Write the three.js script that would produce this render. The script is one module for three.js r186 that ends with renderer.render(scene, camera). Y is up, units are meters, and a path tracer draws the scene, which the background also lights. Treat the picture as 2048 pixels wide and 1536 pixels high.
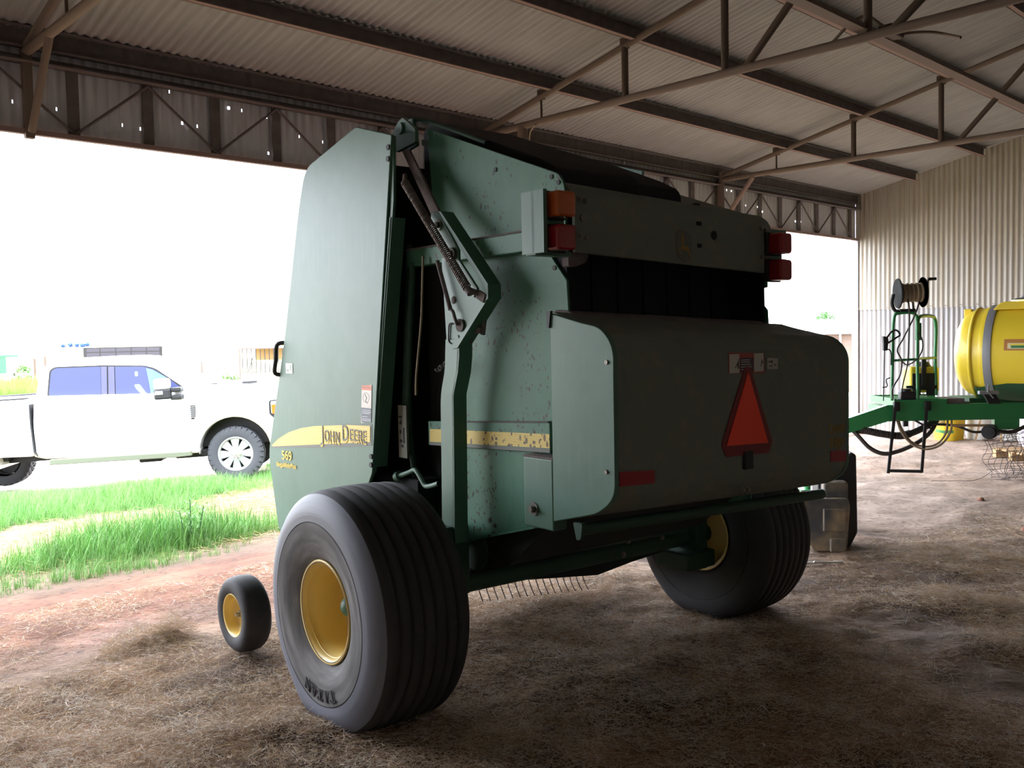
import * as THREE from 'three';
import { mergeGeometries } from 'three/addons/utils/BufferGeometryUtils.js';
import { RoundedBoxGeometry } from 'three/addons/geometries/RoundedBoxGeometry.js';
import { FontLoader } from 'three/addons/loaders/FontLoader.js';
import { TextGeometry } from 'three/addons/geometries/TextGeometry.js';

// ---------------------------------------------------------------- camera, sky, light, exposure
const scene = new THREE.Scene();
const R = THREE.MathUtils.degToRad;
const camera = new THREE.PerspectiveCamera(2 * Math.atan(768 / 1834) * 180 / Math.PI, 2048 / 1536, 0.05, 900);
camera.position.set(0, 1.70, 0);
camera.rotation.order = 'YXZ';
camera.rotation.set(R(-2.853), R(-43.603), R(-1.087));
scene.add(camera);

const renderer = new THREE.WebGLRenderer({ antialias: true });
renderer.toneMapping = THREE.LinearToneMapping;
renderer.toneMappingExposure = 12.4;
renderer.shadowMap.enabled = true;

// bright even overcast
{
  const W = 64, H = 32, d = new Float32Array(W * H * 4);
  for (let j = 0; j < H; j++) {
    const el = ((j + 0.5) / H - 0.5) * Math.PI, s = Math.max(0, Math.sin(el)), L = 0.82 + 0.3 * s;
    for (let i = 0; i < W; i++) d.set([L * 0.93, L * 0.99, L * 1.1, 1], (j * W + i) * 4);
  }
  const t = new THREE.DataTexture(d, W, H, THREE.RGBAFormat, THREE.FloatType);
  t.mapping = THREE.EquirectangularReflectionMapping; t.magFilter = THREE.LinearFilter; t.needsUpdate = true;
  scene.background = t; scene.environment = t;
}
// thin high cloud lets a soft sun through, from beyond the open front
const sun = new THREE.DirectionalLight(0xfff8ee, 0.5);
sun.position.set(-14, 26, -16); sun.target.position.set(5, 0, -8);
sun.castShadow = true; sun.shadow.radius = 24; sun.shadow.mapSize.set(2048, 2048);
Object.assign(sun.shadow.camera, { left: -30, right: 30, top: 30, bottom: -30, near: 1, far: 90 });
scene.add(sun, sun.target);

// ---------------------------------------------------------------- helpers
let seed = 1234567;
const rnd = () => { seed = (seed + 0x6d2b79f5) | 0; let t = Math.imul(seed ^ (seed >>> 15), 1 | seed); t = (t + Math.imul(t ^ (t >>> 7), 61 | t)) ^ t; return ((t ^ (t >>> 14)) >>> 0) / 4294967296; };
const rr = (a, b) => a + (b - a) * rnd();
const V = (x, y, z) => new THREE.Vector3(x, y, z);
const clamp = (x, a = 0, b = 1) => Math.min(b, Math.max(a, x));
const sstep = (a, b, x) => { const t = clamp((x - a) / (b - a)); return t * t * (3 - 2 * t); };
const hash = (x, y, s) => { let h = Math.imul(x, 374761393) + Math.imul(y, 668265263) + Math.imul(s, 974634777); h = Math.imul(h ^ (h >>> 13), 1274126177); return ((h ^ (h >>> 16)) >>> 0) / 4294967296; };
function vnoise(x, y, p, s = 1) {           // value noise, period p (0: none)
  const xi = Math.floor(x), yi = Math.floor(y), fx = x - xi, fy = y - yi, m = (a) => (p ? ((a % p) + p) % p : a);
  const u = fx * fx * (3 - 2 * fx), v = fy * fy * (3 - 2 * fy);
  const a = hash(m(xi), m(yi), s), b = hash(m(xi + 1), m(yi), s), c = hash(m(xi), m(yi + 1), s), d = hash(m(xi + 1), m(yi + 1), s);
  return a + (b - a) * u + (c - a) * v + (a - b - c + d) * u * v;
}
function fbm(x, y, p, oct = 4, s = 1) { let t = 0, a = 0.5, n = 0; for (let i = 0; i < oct; i++) { t += a * vnoise(x, y, p, s + i); n += a; a *= 0.5; x *= 2; y *= 2; p *= 2; } return t / n; }

// textures: n x n, fn(u, v) -> sRGB 0..255
function dataTex(n, fn, srgb = true) {
  const d = new Uint8Array(n * n * 4);
  for (let j = 0; j < n; j++) for (let i = 0; i < n; i++) { const c = fn((i + 0.5) / n, (j + 0.5) / n), o = (j * n + i) * 4; d[o] = clamp(c[0], 0, 255); d[o + 1] = clamp(c[1], 0, 255); d[o + 2] = clamp(c[2], 0, 255); d[o + 3] = 255; }
  const t = new THREE.DataTexture(d, n, n); t.wrapS = t.wrapT = THREE.RepeatWrapping; t.magFilter = THREE.LinearFilter; t.minFilter = THREE.LinearMipmapLinearFilter; t.generateMipmaps = true;
  if (srgb) t.colorSpace = THREE.SRGBColorSpace; t.needsUpdate = true; return t;
}
function canvasTex(w, h, draw, wrap = false) {
  const c = document.createElement('canvas'); c.width = w; c.height = h; draw(c.getContext('2d'), w, h);
  const t = new THREE.CanvasTexture(c); t.colorSpace = THREE.SRGBColorSpace; t.magFilter = THREE.LinearFilter;
  if (wrap) t.wrapS = t.wrapT = THREE.RepeatWrapping; return t;
}
const mix3 = (a, b, t) => [a[0] + (b[0] - a[0]) * t, a[1] + (b[1] - a[1]) * t, a[2] + (b[2] - a[2]) * t];
function scaled(t, sx, sy = sx) { const c = t.clone(); c.repeat.set(sx, sy); c.needsUpdate = true; return c; }
const std = (o) => new THREE.MeshStandardMaterial(o), phy = (o) => new THREE.MeshPhysicalMaterial(o);
const rgb = (r, g, b) => new THREE.Color(r / 255, g / 255, b / 255).convertSRGBToLinear();

// uv in metres from the dominant axis of the normal
function boxUV(g) {
  const p = g.attributes.position, n = g.attributes.normal, uv = new Float32Array(p.count * 2);
  for (let i = 0; i < p.count; i++) {
    const ax = Math.abs(n.getX(i)), ay = Math.abs(n.getY(i)), az = Math.abs(n.getZ(i)), x = p.getX(i), y = p.getY(i), z = p.getZ(i);
    const q = ax >= ay && ax >= az ? [z, y] : ay >= az ? [x, z] : [x, y]; uv[2 * i] = q[0]; uv[2 * i + 1] = q[1];
  }
  g.setAttribute('uv', new THREE.BufferAttribute(uv, 2)); return g;
}
const clean = (g, keepUV) => { let q = g.index ? g.toNonIndexed() : g; if (!q.attributes.normal) q.computeVertexNormals(); for (const k of Object.keys(q.attributes)) if (!['position', 'normal', 'uv'].includes(k)) q.deleteAttribute(k); if (!keepUV || !q.attributes.uv) boxUV(q); return q; };
function merged(gs, keepUV) { const a = [].concat(gs).flat(9).map((g) => clean(g, keepUV)); return a.length === 1 ? a[0] : mergeGeometries(a); }
function mesh(name, gs, m, parent, o = {}) {
  const k = new THREE.Mesh(merged(gs, o.keepUV), m); k.name = name; k.castShadow = k.receiveShadow = true;
  if (o.label) k.userData.label = o.label;
  if (o.kind) k.userData.kind = o.kind;
  parent.add(k); return k;
}
const used = {};
const numbered = (n) => { const i = used[n] = (used[n] ?? -1) + 1; return i ? n + '_' + String(i).padStart(3, '0') : n; };
function thing(name, label, category, [x, y, z] = [0, 0, 0], turn = 0, group) {
  const o = new THREE.Group(); o.name = numbered(name); o.position.set(x, y, z); o.rotation.y = turn; o.userData = { label, category }; if (group) o.userData.group = group; scene.add(o); return o;
}
function struct(name) { const o = new THREE.Group(); o.name = name; o.userData = { kind: 'structure' }; scene.add(o); return o; }
const each = (name, gs, m, parent, o) => gs.map((g) => mesh(name, g, m, parent, o));
const sub = (name, parent, label) => { const g = new THREE.Group(); g.name = name; if (label) g.userData.label = label; parent.add(g); return g; };

// geometry shorthands
function box(w, h, d, x = 0, y = 0, z = 0, r = 0) { const g = r ? new RoundedBoxGeometry(w, h, d, 2, r) : new THREE.BoxGeometry(w, h, d); return g.translate(x, y, z); }
const bx = (x0, x1, y0, y1, z0, z1, r = 0) => box(x1 - x0, y1 - y0, z1 - z0, (x0 + x1) / 2, (y0 + y1) / 2, (z0 + z1) / 2, r);
function orient(g, a, b) { // geometry along +y, centred, moved between a and b
  const d = b.clone().sub(a), q = new THREE.Quaternion().setFromUnitVectors(V(0, 1, 0), d.clone().normalize());
  return g.applyQuaternion(q).translate((a.x + b.x) / 2, (a.y + b.y) / 2, (a.z + b.z) / 2);
}
function bar(a, b, w, h) { // square bar; w across, h in the plane that holds the y axis
  const d = b.clone().sub(a), L = d.length(), m = new THREE.Matrix4(), z = d.clone().normalize(), up = Math.abs(z.y) > 0.99 ? V(1, 0, 0) : V(0, 1, 0);
  const x = up.clone().cross(z).normalize(), y = z.clone().cross(x);
  m.makeBasis(x, y, z); return new THREE.BoxGeometry(w, h, L).applyMatrix4(m).translate((a.x + b.x) / 2, (a.y + b.y) / 2, (a.z + b.z) / 2);
}
const cyl = (a, b, r, r2 = r, seg = 14) => orient(new THREE.CylinderGeometry(r2, r, a.distanceTo(b), seg), a, b);
const tube = (pts, r, seg = 24, rad = 7, closed = false) => new THREE.TubeGeometry(new THREE.CatmullRomCurve3(pts, closed, 'centripetal'), seg, r, rad, closed);
function poly(pts) { const s = new THREE.Shape(); pts.forEach(([a, b], i) => (i ? s.lineTo(a, b) : s.moveTo(a, b))); s.closePath(); return s; }
function roundPoly(pts, r) { // corners rounded by r (number or per corner)
  const s = new THREE.Shape(), n = pts.length;
  for (let i = 0; i < n; i++) {
    const p = pts[i], a = pts[(i + n - 1) % n], b = pts[(i + 1) % n], q = Math.min(p[2] ?? r, Math.hypot(a[0] - p[0], a[1] - p[1]) / 2, Math.hypot(b[0] - p[0], b[1] - p[1]) / 2);
    const la = Math.hypot(a[0] - p[0], a[1] - p[1]), lb = Math.hypot(b[0] - p[0], b[1] - p[1]);
    const A = [p[0] + (a[0] - p[0]) / la * q, p[1] + (a[1] - p[1]) / la * q], B = [p[0] + (b[0] - p[0]) / lb * q, p[1] + (b[1] - p[1]) / lb * q];
    i ? s.lineTo(...A) : s.moveTo(...A); if (q > 1e-5) s.quadraticCurveTo(p[0], p[1], B[0], B[1]);
  }
  s.closePath(); return s;
}
// plate standing across x: outline in [z, y], from x0 to x1
function plateX(pts, x0, x1, r = 0, bev = 0, holes = []) {
  const s = roundPoly(pts.map(([z, y, q]) => [-z, y, q]), r); for (const h of holes) s.holes.push(h);
  return new THREE.ExtrudeGeometry(s, { depth: x1 - x0 - 2 * bev, bevelEnabled: bev > 0, bevelThickness: bev, bevelSize: bev, bevelOffset: -bev, bevelSegments: 2, curveSegments: 8 }).translate(0, 0, x0 + bev).rotateY(Math.PI / 2);
}
// plate standing across z: outline in [x, y], from z0 to z1
function plateZ(pts, z0, z1, r = 0, bev = 0) {
  return new THREE.ExtrudeGeometry(roundPoly(pts, r), { depth: z1 - z0 - 2 * bev, bevelEnabled: bev > 0, bevelThickness: bev, bevelSize: bev, bevelOffset: -bev, bevelSegments: 2, curveSegments: 8 }).translate(0, 0, z0 + bev);
}
// flat print: rectangle or outline with uv 0..1 over its bounds. facing 'x-' (outline [z,y]) or 'z+' (outline [x,y])
function decal(pts, at, facing) {
  const g = new THREE.ShapeGeometry(poly(pts)), p = g.attributes.position, uv = g.attributes.uv; let a0 = 1e9, a1 = -1e9, b0 = 1e9, b1 = -1e9;
  for (let i = 0; i < p.count; i++) { a0 = Math.min(a0, p.getX(i)); a1 = Math.max(a1, p.getX(i)); b0 = Math.min(b0, p.getY(i)); b1 = Math.max(b1, p.getY(i)); }
  for (let i = 0; i < p.count; i++) uv.setXY(i, (p.getX(i) - a0) / (a1 - a0), (p.getY(i) - b0) / (b1 - b0));
  if (facing === 'x-') g.rotateY(-Math.PI / 2).translate(at, 0, 0); else g.translate(0, 0, at);
  return g;
}
const rect = (a0, a1, b0, b1) => [[a0, b0], [a1, b0], [a1, b1], [a0, b1]];
const lathe = (prof, seg = 48) => new THREE.LatheGeometry(prof.map(([r, x]) => new THREE.Vector2(r, x)), seg).rotateZ(-Math.PI / 2); // axis along x: [radius, x]
const font = await new FontLoader().loadAsync('fonts/droid/droid_sans_bold.typeface.json');
const thinFont = await new FontLoader().loadAsync('fonts/droid/droid_sans_regular.typeface.json');
const serif = await new FontLoader().loadAsync('fonts/droid/droid_serif_bold.typeface.json');
function text(s, size, depth, f = font, widthScale = 1) { const g = new TextGeometry(s, { font: f, size, depth, curveSegments: 3 }); g.scale(widthScale, 1, 1); g.computeBoundingBox(); return g; }
// ---------------------------------------------------------------- materials
const noiseBump = dataTex(256, (u, v) => { const k = 255 * fbm(u * 16, v * 16, 16, 4, 3); return [k, k, k]; }, false);
const paintTex = dataTex(512, (u, v) => {
  const n = fbm(u * 6, v * 6, 6, 5, 11), s = fbm(u * 40, v * 5, 5, 3, 21);
  return mix3(mix3([60, 100, 80], [80, 116, 98], n), [110, 138, 118], clamp((s - 0.62) * 2) * 0.25);
});
const rustPaintTex = canvasTex(2048, 2048, (c, w, h) => {     // 2 m square: faded green with rust specks
  c.fillStyle = 'rgb(66,116,92)'; c.fillRect(0, 0, w, h);
  for (let i = 0; i < 500; i++) { c.fillStyle = `rgba(${rr(85, 120) | 0},${rr(130, 155) | 0},${rr(112, 138) | 0},0.06)`; c.beginPath(); c.ellipse(rr(0, w), rr(0, h), rr(20, 120), rr(40, 240), rr(-0.3, 0.3), 0, 7); c.fill(); }
  for (let i = 0; i < 11000; i++) {
    const x = rr(0, w), y = rr(0, h), k = vnoise(x / 180, y / 240, 0, 5); if (k < 0.40 + 0.3 * rnd()) continue;
    const r = Math.pow(rnd(), 7) * 8.0 + 1.4, col = rnd() < 0.5 ? [58, 34, 22] : [26, 26, 24];
    c.fillStyle = `rgba(${col},${rr(0.75, 1)})`; c.beginPath(); c.ellipse(x, y, r * 0.7, r * rr(0.8, 1.9), rr(-0.5, 0.5), 0, 7); c.fill();
  }
}, true);
const dustTex = dataTex(512, (u, v) => mix3(mix3([106, 118, 110], [122, 122, 112], fbm(u * 5, v * 5, 5, 5, 31)), [140, 130, 114], clamp(fbm(u * 24, v * 24, 24, 3, 33) - 0.55) * 1.4));
const galvTex = dataTex(512, (u, v) => {
  const st = fbm(u * 40, v * 2, 2, 3, 41), n = fbm(u * 6, v * 6, 6, 4, 44);
  return mix3(mix3([154, 156, 160], [176, 177, 178], n), [134, 130, 126], clamp((st - 0.5) * 2.4) * 0.75);
});
const wallTex = dataTex(512, (u, v) => {
  const st = fbm(u * 36, v * 3, 3, 4, 51), n = fbm(u * 5, v * 3, 3, 4, 54);
  return mix3(mix3([166, 162, 156], [180, 173, 162], n), [156, 142, 122], clamp((st - 0.46) * 2.4) * 0.8);
});
const rustyTex = dataTex(256, (u, v) => mix3([92, 84, 84], [120, 110, 108], fbm(u * 10, v * 10, 10, 4, 61)));
const fasciaTex = dataTex(512, (u, v) => mix3(mix3([204, 204, 212], [222, 220, 224], fbm(u * 6, v * 4, 4, 4, 71)), [158, 146, 142], clamp((fbm(u * 48, v * 2, 2, 3, 74) - 0.48) * 2.6) * 0.8));
const soilTex = dataTex(1024, (u, v) => {
  const a = fbm(u * 8, v * 8, 8, 6, 81), b = fbm(u * 60, v * 60, 60, 3, 84), k = clamp((a - 0.35) * 1.8);
  return mix3(mix3([176, 168, 160], [238, 232, 228], k), [120, 112, 104], clamp((b - 0.6) * 3));
});
const soilBump = dataTex(512, (u, v) => { const k = 255 * (0.6 * fbm(u * 12, v * 12, 12, 5, 91) + 0.4 * fbm(u * 70, v * 70, 70, 3, 94)); return [k, k, k]; }, false);
const rubberTex = dataTex(256, (u, v) => mix3([38, 37, 40], [60, 58, 60], fbm(u * 9, v * 9, 9, 4, 101)));
const woodTex = dataTex(256, (u, v) => mix3([150, 120, 84], [190, 160, 118], fbm(u * 3, v * 40, 3, 4, 111)));

const M = {
  green: phy({ map: paintTex, roughness: 0.5, clearcoat: 0.15, clearcoatRoughness: 0.45, bumpMap: noiseBump, bumpScale: 0.0006 }),
  gate: phy({ map: scaled(rustPaintTex, 0.5), roughness: 0.5, specularIntensity: 0.7 }),
  dusty: std({ map: dustTex, roughness: 0.85, bumpMap: noiseBump, bumpScale: 0.0008 }),
  deepGreen: std({ color: rgb(38, 70, 54), roughness: 0.6 }),
  frameDark: std({ color: rgb(30, 38, 34), roughness: 0.85 }),
  interior: std({ color: rgb(18, 22, 24), roughness: 0.95 }),
  belt: std({ color: rgb(22, 22, 30), roughness: 0.85 }),
  black: std({ color: rgb(26, 26, 28), roughness: 0.6 }),
  blackPlastic: std({ color: rgb(38, 38, 40), roughness: 0.5 }),
  rubber: std({ map: scaled(rubberTex, 2), roughness: 0.72, bumpMap: noiseBump, bumpScale: 0.0008 }),
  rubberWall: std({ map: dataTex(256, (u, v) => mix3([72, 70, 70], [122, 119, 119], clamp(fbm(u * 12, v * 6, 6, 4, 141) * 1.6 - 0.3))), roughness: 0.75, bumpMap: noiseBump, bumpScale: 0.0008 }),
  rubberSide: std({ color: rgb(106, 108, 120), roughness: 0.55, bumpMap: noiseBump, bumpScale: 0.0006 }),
  truckTyre: std({ color: rgb(62, 64, 68), roughness: 0.8 }),
  rimYellow: phy({ color: rgb(232, 200, 112), roughness: 0.42, clearcoat: 0.4, clearcoatRoughness: 0.35, bumpMap: noiseBump, bumpScale: 0.0006 }),
  decalYellow: std({ color: rgb(236, 200, 76), roughness: 0.5 }),
  decalGrey: std({ color: rgb(96, 98, 92), roughness: 0.5 }),
  steel: std({ color: rgb(130, 124, 116), roughness: 0.4, metalness: 0.7 }),
  springSteel: std({ color: rgb(112, 100, 96), roughness: 0.5, metalness: 0.3 }),
  rust: std({ map: scaled(rustyTex, 3), roughness: 0.9 }),
  beam: std({ map: scaled(rustyTex, 2), roughness: 0.85 }),
  beamPink: std({ color: rgb(142, 120, 114), roughness: 0.85 }),
  pipe: std({ color: rgb(118, 102, 92), roughness: 0.85, bumpMap: noiseBump, bumpScale: 0.001 }),
  pipeDark: std({ color: rgb(88, 74, 66), roughness: 0.85 }),
  roof: std({ map: scaled(galvTex, 0.5), roughness: 0.75, metalness: 0.0 }),
  wall: std({ map: scaled(wallTex, 0.4), roughness: 0.7 }),
  wallLow: std({ map: scaled(dataTex(512, (u, v) => { const st = fbm(u * 36, v * 3, 3, 4, 51), n = fbm(u * 5, v * 3, 3, 4, 54); return mix3(mix3([148, 148, 153], [164, 161, 159], n), [142, 130, 120], clamp((st - 0.5) * 2.4) * 0.8); }), 0.4), roughness: 0.55 }),
  fascia: std({ map: scaled(fasciaTex, 0.5), roughness: 0.85 }),
  amber: phy({ color: rgb(200, 92, 36), roughness: 0.22, clearcoat: 0.6, transmission: 0.12, thickness: 0 }),
  red: phy({ color: rgb(160, 20, 36), roughness: 0.22, clearcoat: 0.6, transmission: 0.2, thickness: 0 }),
  reflector: std({ color: rgb(150, 16, 28), roughness: 0.3 }),
  fluo: std({ color: rgb(255, 70, 44), roughness: 0.6 }),
  darkRed: std({ color: rgb(120, 18, 24), roughness: 0.5 }),
  sprayGreen: phy({ color: rgb(36, 128, 70), roughness: 0.4, clearcoat: 0.4, clearcoatRoughness: 0.3 }),
  sprayYellow: phy({ color: rgb(238, 208, 54), roughness: 0.42, clearcoat: 0.2 }),
  tankGreen: std({ color: rgb(44, 84, 56), roughness: 0.7, bumpMap: noiseBump, bumpScale: 0.0006 }),
  strap: std({ color: rgb(150, 152, 158), roughness: 0.5, metalness: 0.3 }),
  hose: std({ color: rgb(58, 52, 50), roughness: 0.6 }),
  hoseTan: std({ color: rgb(150, 134, 112), roughness: 0.7 }),
  white: phy({ color: rgb(240, 240, 240), roughness: 0.35, clearcoat: 0.8, clearcoatRoughness: 0.1 }),
  whitePlastic: std({ color: rgb(226, 224, 218), roughness: 0.55 }),
  trim: std({ color: rgb(176, 166, 132), roughness: 0.7 }),
  glass: phy({ color: rgb(60, 66, 104), roughness: 0.08, specularIntensity: 0.5 }),
  clearGlass: phy({ color: rgb(88, 108, 112), roughness: 0.06, specularIntensity: 0.5 }),
  chrome: std({ color: rgb(206, 208, 212), roughness: 0.28, metalness: 0.75 }),
  bale: std({ map: woodTex, roughness: 0.95 }),
  wood: std({ map: woodTex, roughness: 0.9 }),
};
// ---------------------------------------------------------------- ground
const ROOF = (z) => (z < -1 ? 3.93 + 0.225 * (z + 7) : 3.93 + 0.225 * 6 - 0.225 * (z + 1));   // underside of the roof
function groundY(x, z) {
  let y = 0.1 * sstep(9, 14, x) * sstep(-8, -6, z);
  y -= 0.035 * Math.exp(-((x - 4.92) ** 2 + (z + 3.27) ** 2) / 0.25);                          // hollow under the far wheel
  const o = -6.65 - z;
  if (o > 0) y += -0.068 * Math.min(o, 14) - 0.01 * clamp(o - 14, 0, 30);
  const r = Math.hypot(x, z); y += 2.7 * sstep(130, 320, r);
  y += (vnoise(x * 1.3, z * 1.3, 0, 7) - 0.5) * 0.03 * sstep(-5.5, -7.5, z) * (1 - sstep(20, 40, r));
  return y;
}
const ell = (x, z, cx, cz, rx, rz, turn = 0) => { const c = Math.cos(turn), s = Math.sin(turn), dx = x - cx, dz = z - cz; return Math.exp(-(((dx * c + dz * s) / rx) ** 2 + ((-dx * s + dz * c) / rz) ** 2)); };
const floorY = (x, z) => groundY(x, z) + ((fbm(x * 2.2, z * 2.2, 0, 4, 17) - 0.5) * 0.065 + (fbm(x * 6.5, z * 6.5, 0, 3, 19) - 0.5) * 0.035 * sstep(-5.4, -4.8, z) * (1 - sstep(6.8, 7.6, x))) * sstep(-6.65, -6.2, z) + 0.05 * ell(x, z, 2.0, -5.15, 0.16, 0.1) + 0.05 * ell(x, z, 2.16, -5.12, 0.06, 0.05) + 0.03 * ell(x, z, 1.95, -3.55, 0.3, 0.12, 0.6) + 0.05 * ell(x, z, 5.2, -1.5, 0.25, 0.3) + 0.035 * ell(x, z, 5.85, -2.0, 0.2, 0.4, -0.4);
function grid(x0, x1, z0, z1, nx, nz, color, ex = 1, fine = 0) {
  const p = [], c = [], uv = [], id = [];
  for (let j = 0; j <= nz; j++) for (let i = 0; i <= nx; i++) {
    const x = x0 + (x1 - x0) * i / nx, z = z1 + (z0 - z1) * Math.pow(j / nz, ex), y = fine ? floorY(x, z) : groundY(x, z) - (z < -6.75 ? 0 : 0.012);
    p.push(x, y, z); uv.push(x / 2, z / 2); c.push(...color(x, z));
  }
  for (let j = 0; j < nz; j++) for (let i = 0; i < nx; i++) { const a = j * (nx + 1) + i, b = a + 1, d = a + nx + 1; id.push(a, b, d, b, d + 1, d); }
  const g = new THREE.BufferGeometry(); g.setAttribute('position', new THREE.Float32BufferAttribute(p, 3)); g.setAttribute('uv', new THREE.Float32BufferAttribute(uv, 2)); g.setAttribute('color', new THREE.Float32BufferAttribute(c, 3)); g.setIndex(id); g.computeVertexNormals(); return g;
}
const lin = (c) => c.map((k) => Math.pow(k / 255, 2.2));
const soilMat = std({ map: soilTex, vertexColors: true, roughness: 0.95, bumpMap: soilBump, bumpScale: 0.014 });
function strawDensity(x, z) {
  const n = fbm(x * 1.4, z * 1.4, 0, 4, 401); let d = 0;
  d = Math.max(d, 0.95 * sstep(-5.35, -4.6, z) * sstep(-1.0, -2.2, -z - 3.2 + 0) * 0 + 1.15 * sstep(-5.3, -4.5, z) * (1 - sstep(3.6, 5.0, x)));
  d = Math.max(d, 0.8 * ell(x, z, 3.6, -2.6, 1.6, 1.2));
  d = Math.max(d, 1.6 * ell(x, z, 6.95, -2.5, 0.34, 0.62, 0.1)); d = Math.max(d, 1.5 * ell(x, z, 5.85, -2.05, 0.30, 0.62, -0.45)); d = Math.max(d, 1.2 * ell(x, z, 5.2, -1.5, 0.3, 0.45)); d -= 0.7 * ell(x, z, 5.4, -2.25, 0.25, 0.3); d = Math.max(d, 0.8 * ell(x, z, 5.2, -2.7, 0.3, 0.16));
  d = Math.max(d, 1.0 * ell(x, z, 4.4, -4.1, 0.7, 0.35, -0.6)); d = Math.max(d, 0.5 * ell(x, z, 4.0, -3.5, 1.2, 0.6));
  d *= 1 - 0.95 * ell(x, z, 2.1, -4.45, 0.34, 0.22, 0.5); d = Math.max(d, 0.12);
  return clamp(d * 1.1 + 0.9 * (n - 0.5));
}
function floorColor(x, z) {
  const n = fbm(x * 0.9, z * 0.9, 0, 4, 201), n2 = fbm(x * 3, z * 3, 0, 3, 205);
  let c = mix3([158, 132, 110], [190, 160, 134], n);
  c = mix3(c, [118, 68, 48], sstep(-4.9, -5.9, z) * (0.6 + 0.4 * n2) * (1 - sstep(7, 10, x)));          // bare red earth along the opening
  c = mix3(c, [160, 122, 106], 0.75 * clamp(ell(x, z, 2.1, -5.55, 0.75, 0.26, -0.15) * 1.7 - 0.25));     // pale worn strips
  c = mix3(c, [160, 120, 104], 0.7 * clamp(ell(x, z, 1.2, -5.95, 0.4, 0.25, 0.4) * 1.8 - 0.3));
  c = mix3(c, [216, 196, 184], sstep(6.6, 8.2, x + 0.6 * (n - 0.5)) * (0.75 + 0.25 * n2));               // hard pale floor by the sprayer
  c = mix3(c, [178, 142, 110], 0.85 * clamp(strawDensity(x, z)));
  c = mix3(c, [84, 62, 50], 0.85 * clamp((fbm(x * 2.1, z * 2.1, 0, 3, 221) - 0.5) * 3.2) * sstep(-5.3, -4.6, z) * (1 - sstep(7, 8, x)));
  c = mix3(c, [92, 72, 62], 0.7 * ell(x, z, 5.9, -2.3, 1.1, 0.5, -0.4) * (0.5 + n2));
  return lin(c);
}
const floorMesh = new THREE.Mesh(grid(-2.4, 15, -6.65, 5.2, 460, 320, floorColor, 1, 0.05), soilMat);
floorMesh.name = 'floor'; floorMesh.userData = { kind: 'structure', label: 'red-brown earth floor of the open shed strewn with straw' }; floorMesh.receiveShadow = true; scene.add(floorMesh);
function landColor(x, z) {
  const n = fbm(x * 0.5, z * 0.5, 0, 4, 211), n2 = fbm(x * 2.5, z * 2.5, 0, 3, 215), o = -6.65 - z;
  let c = mix3([108, 93, 76], [140, 122, 100], n);
  c = mix3([116, 68, 48], c, sstep(0, 0.9, o + n2 * 0.6));
  c = mix3(c, [218, 208, 198], sstep(7, 10, o) * (1 - sstep(18, 26, o)));                               // pale track where the truck stands
  c = mix3(c, mix3([204, 206, 150], [214, 200, 160], n), sstep(24, 60, o));
  return lin(c);
}
const land = new THREE.Mesh(grid(-60, 80, -66.65, -6.35, 280, 160, landColor, 2), soilMat);
land.name = 'ground'; land.userData = { kind: 'structure', label: 'pale sloping yard outside the shed' }; land.receiveShadow = true; scene.add(land);
const far = new THREE.Mesh(grid(-400, 500, -420, -66, 120, 60, landColor, 1), soilMat);
far.name = 'field'; far.userData = { kind: 'structure', label: 'pale dry fields rising to the horizon' }; scene.add(far);

// ---------------------------------------------------------------- corrugated iron
const PITCH = 0.076;
function corrugated(n, f, rows, amp = 0.009, skip) {      // n waves; f(u metres, v 0..1) -> [point, normal]; two skins, 4 mm apart
  const per = 8, nu = n * per, p = [], id = [], nr = rows.length;
  for (let s = 0; s < 2; s++) for (let j = 0; j < nr; j++) for (let i = 0; i <= nu; i++) {
    const u = i / per * PITCH, [P, N] = f(u, rows[j]), k = amp * Math.sin(2 * Math.PI * i / per) - s * 0.004; p.push(P.x + N.x * k, P.y + N.y * k, P.z + N.z * k);
  }
  const off = nr * (nu + 1);
  for (let j = 0; j < nr - 1; j++) for (let i = 0; i < nu; i++) {
    if (skip && skip(i, j)) continue;
    const a = j * (nu + 1) + i, b = a + 1, c = a + nu + 1, d = c + 1;
    id.push(a, b, d, a, d, c, off + a, off + d, off + b, off + a, off + c, off + d);
  }
  const g = new THREE.BufferGeometry(); g.setAttribute('position', new THREE.Float32BufferAttribute(p, 3)); g.setIndex(id); g.computeVertexNormals(); return boxUV(g);
}
function sheet(g, m, parent, name, pos) { const k = new THREE.Mesh(g, m); k.name = name; k.castShadow = k.receiveShadow = true; if (pos) k.position.copy(pos); parent.add(k); return k; }
const XL = -2.32, XR = 14.6, SW = PITCH * 10;

// roof: sheets of ten waves, each a piece of its own, on purlins
const ceiling = struct('ceiling');
{
  const front = corrugated(10, (u, v) => { const z = -7.15 + v * 6.15; return [V(u, ROOF(z), z), V(0, -1, 0.22).normalize()]; }, [0, 0.25, 0.5, 0.75, 1]);
  const back = corrugated(10, (u, v) => { const z = -1 + v * 6.1; return [V(u, ROOF(z), z), V(0, -1, -0.22).normalize()]; }, [0, 0.5, 1]);
  for (let x = XL; x < XR - 0.05; x += SW) { sheet(front, M.roof, ceiling, 'roof_sheet', V(x, 0.002 * (Math.round(x / SW) % 2), 0)); sheet(back, M.roof, ceiling, 'roof_sheet', V(x, 0, 0)); }
}
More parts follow.
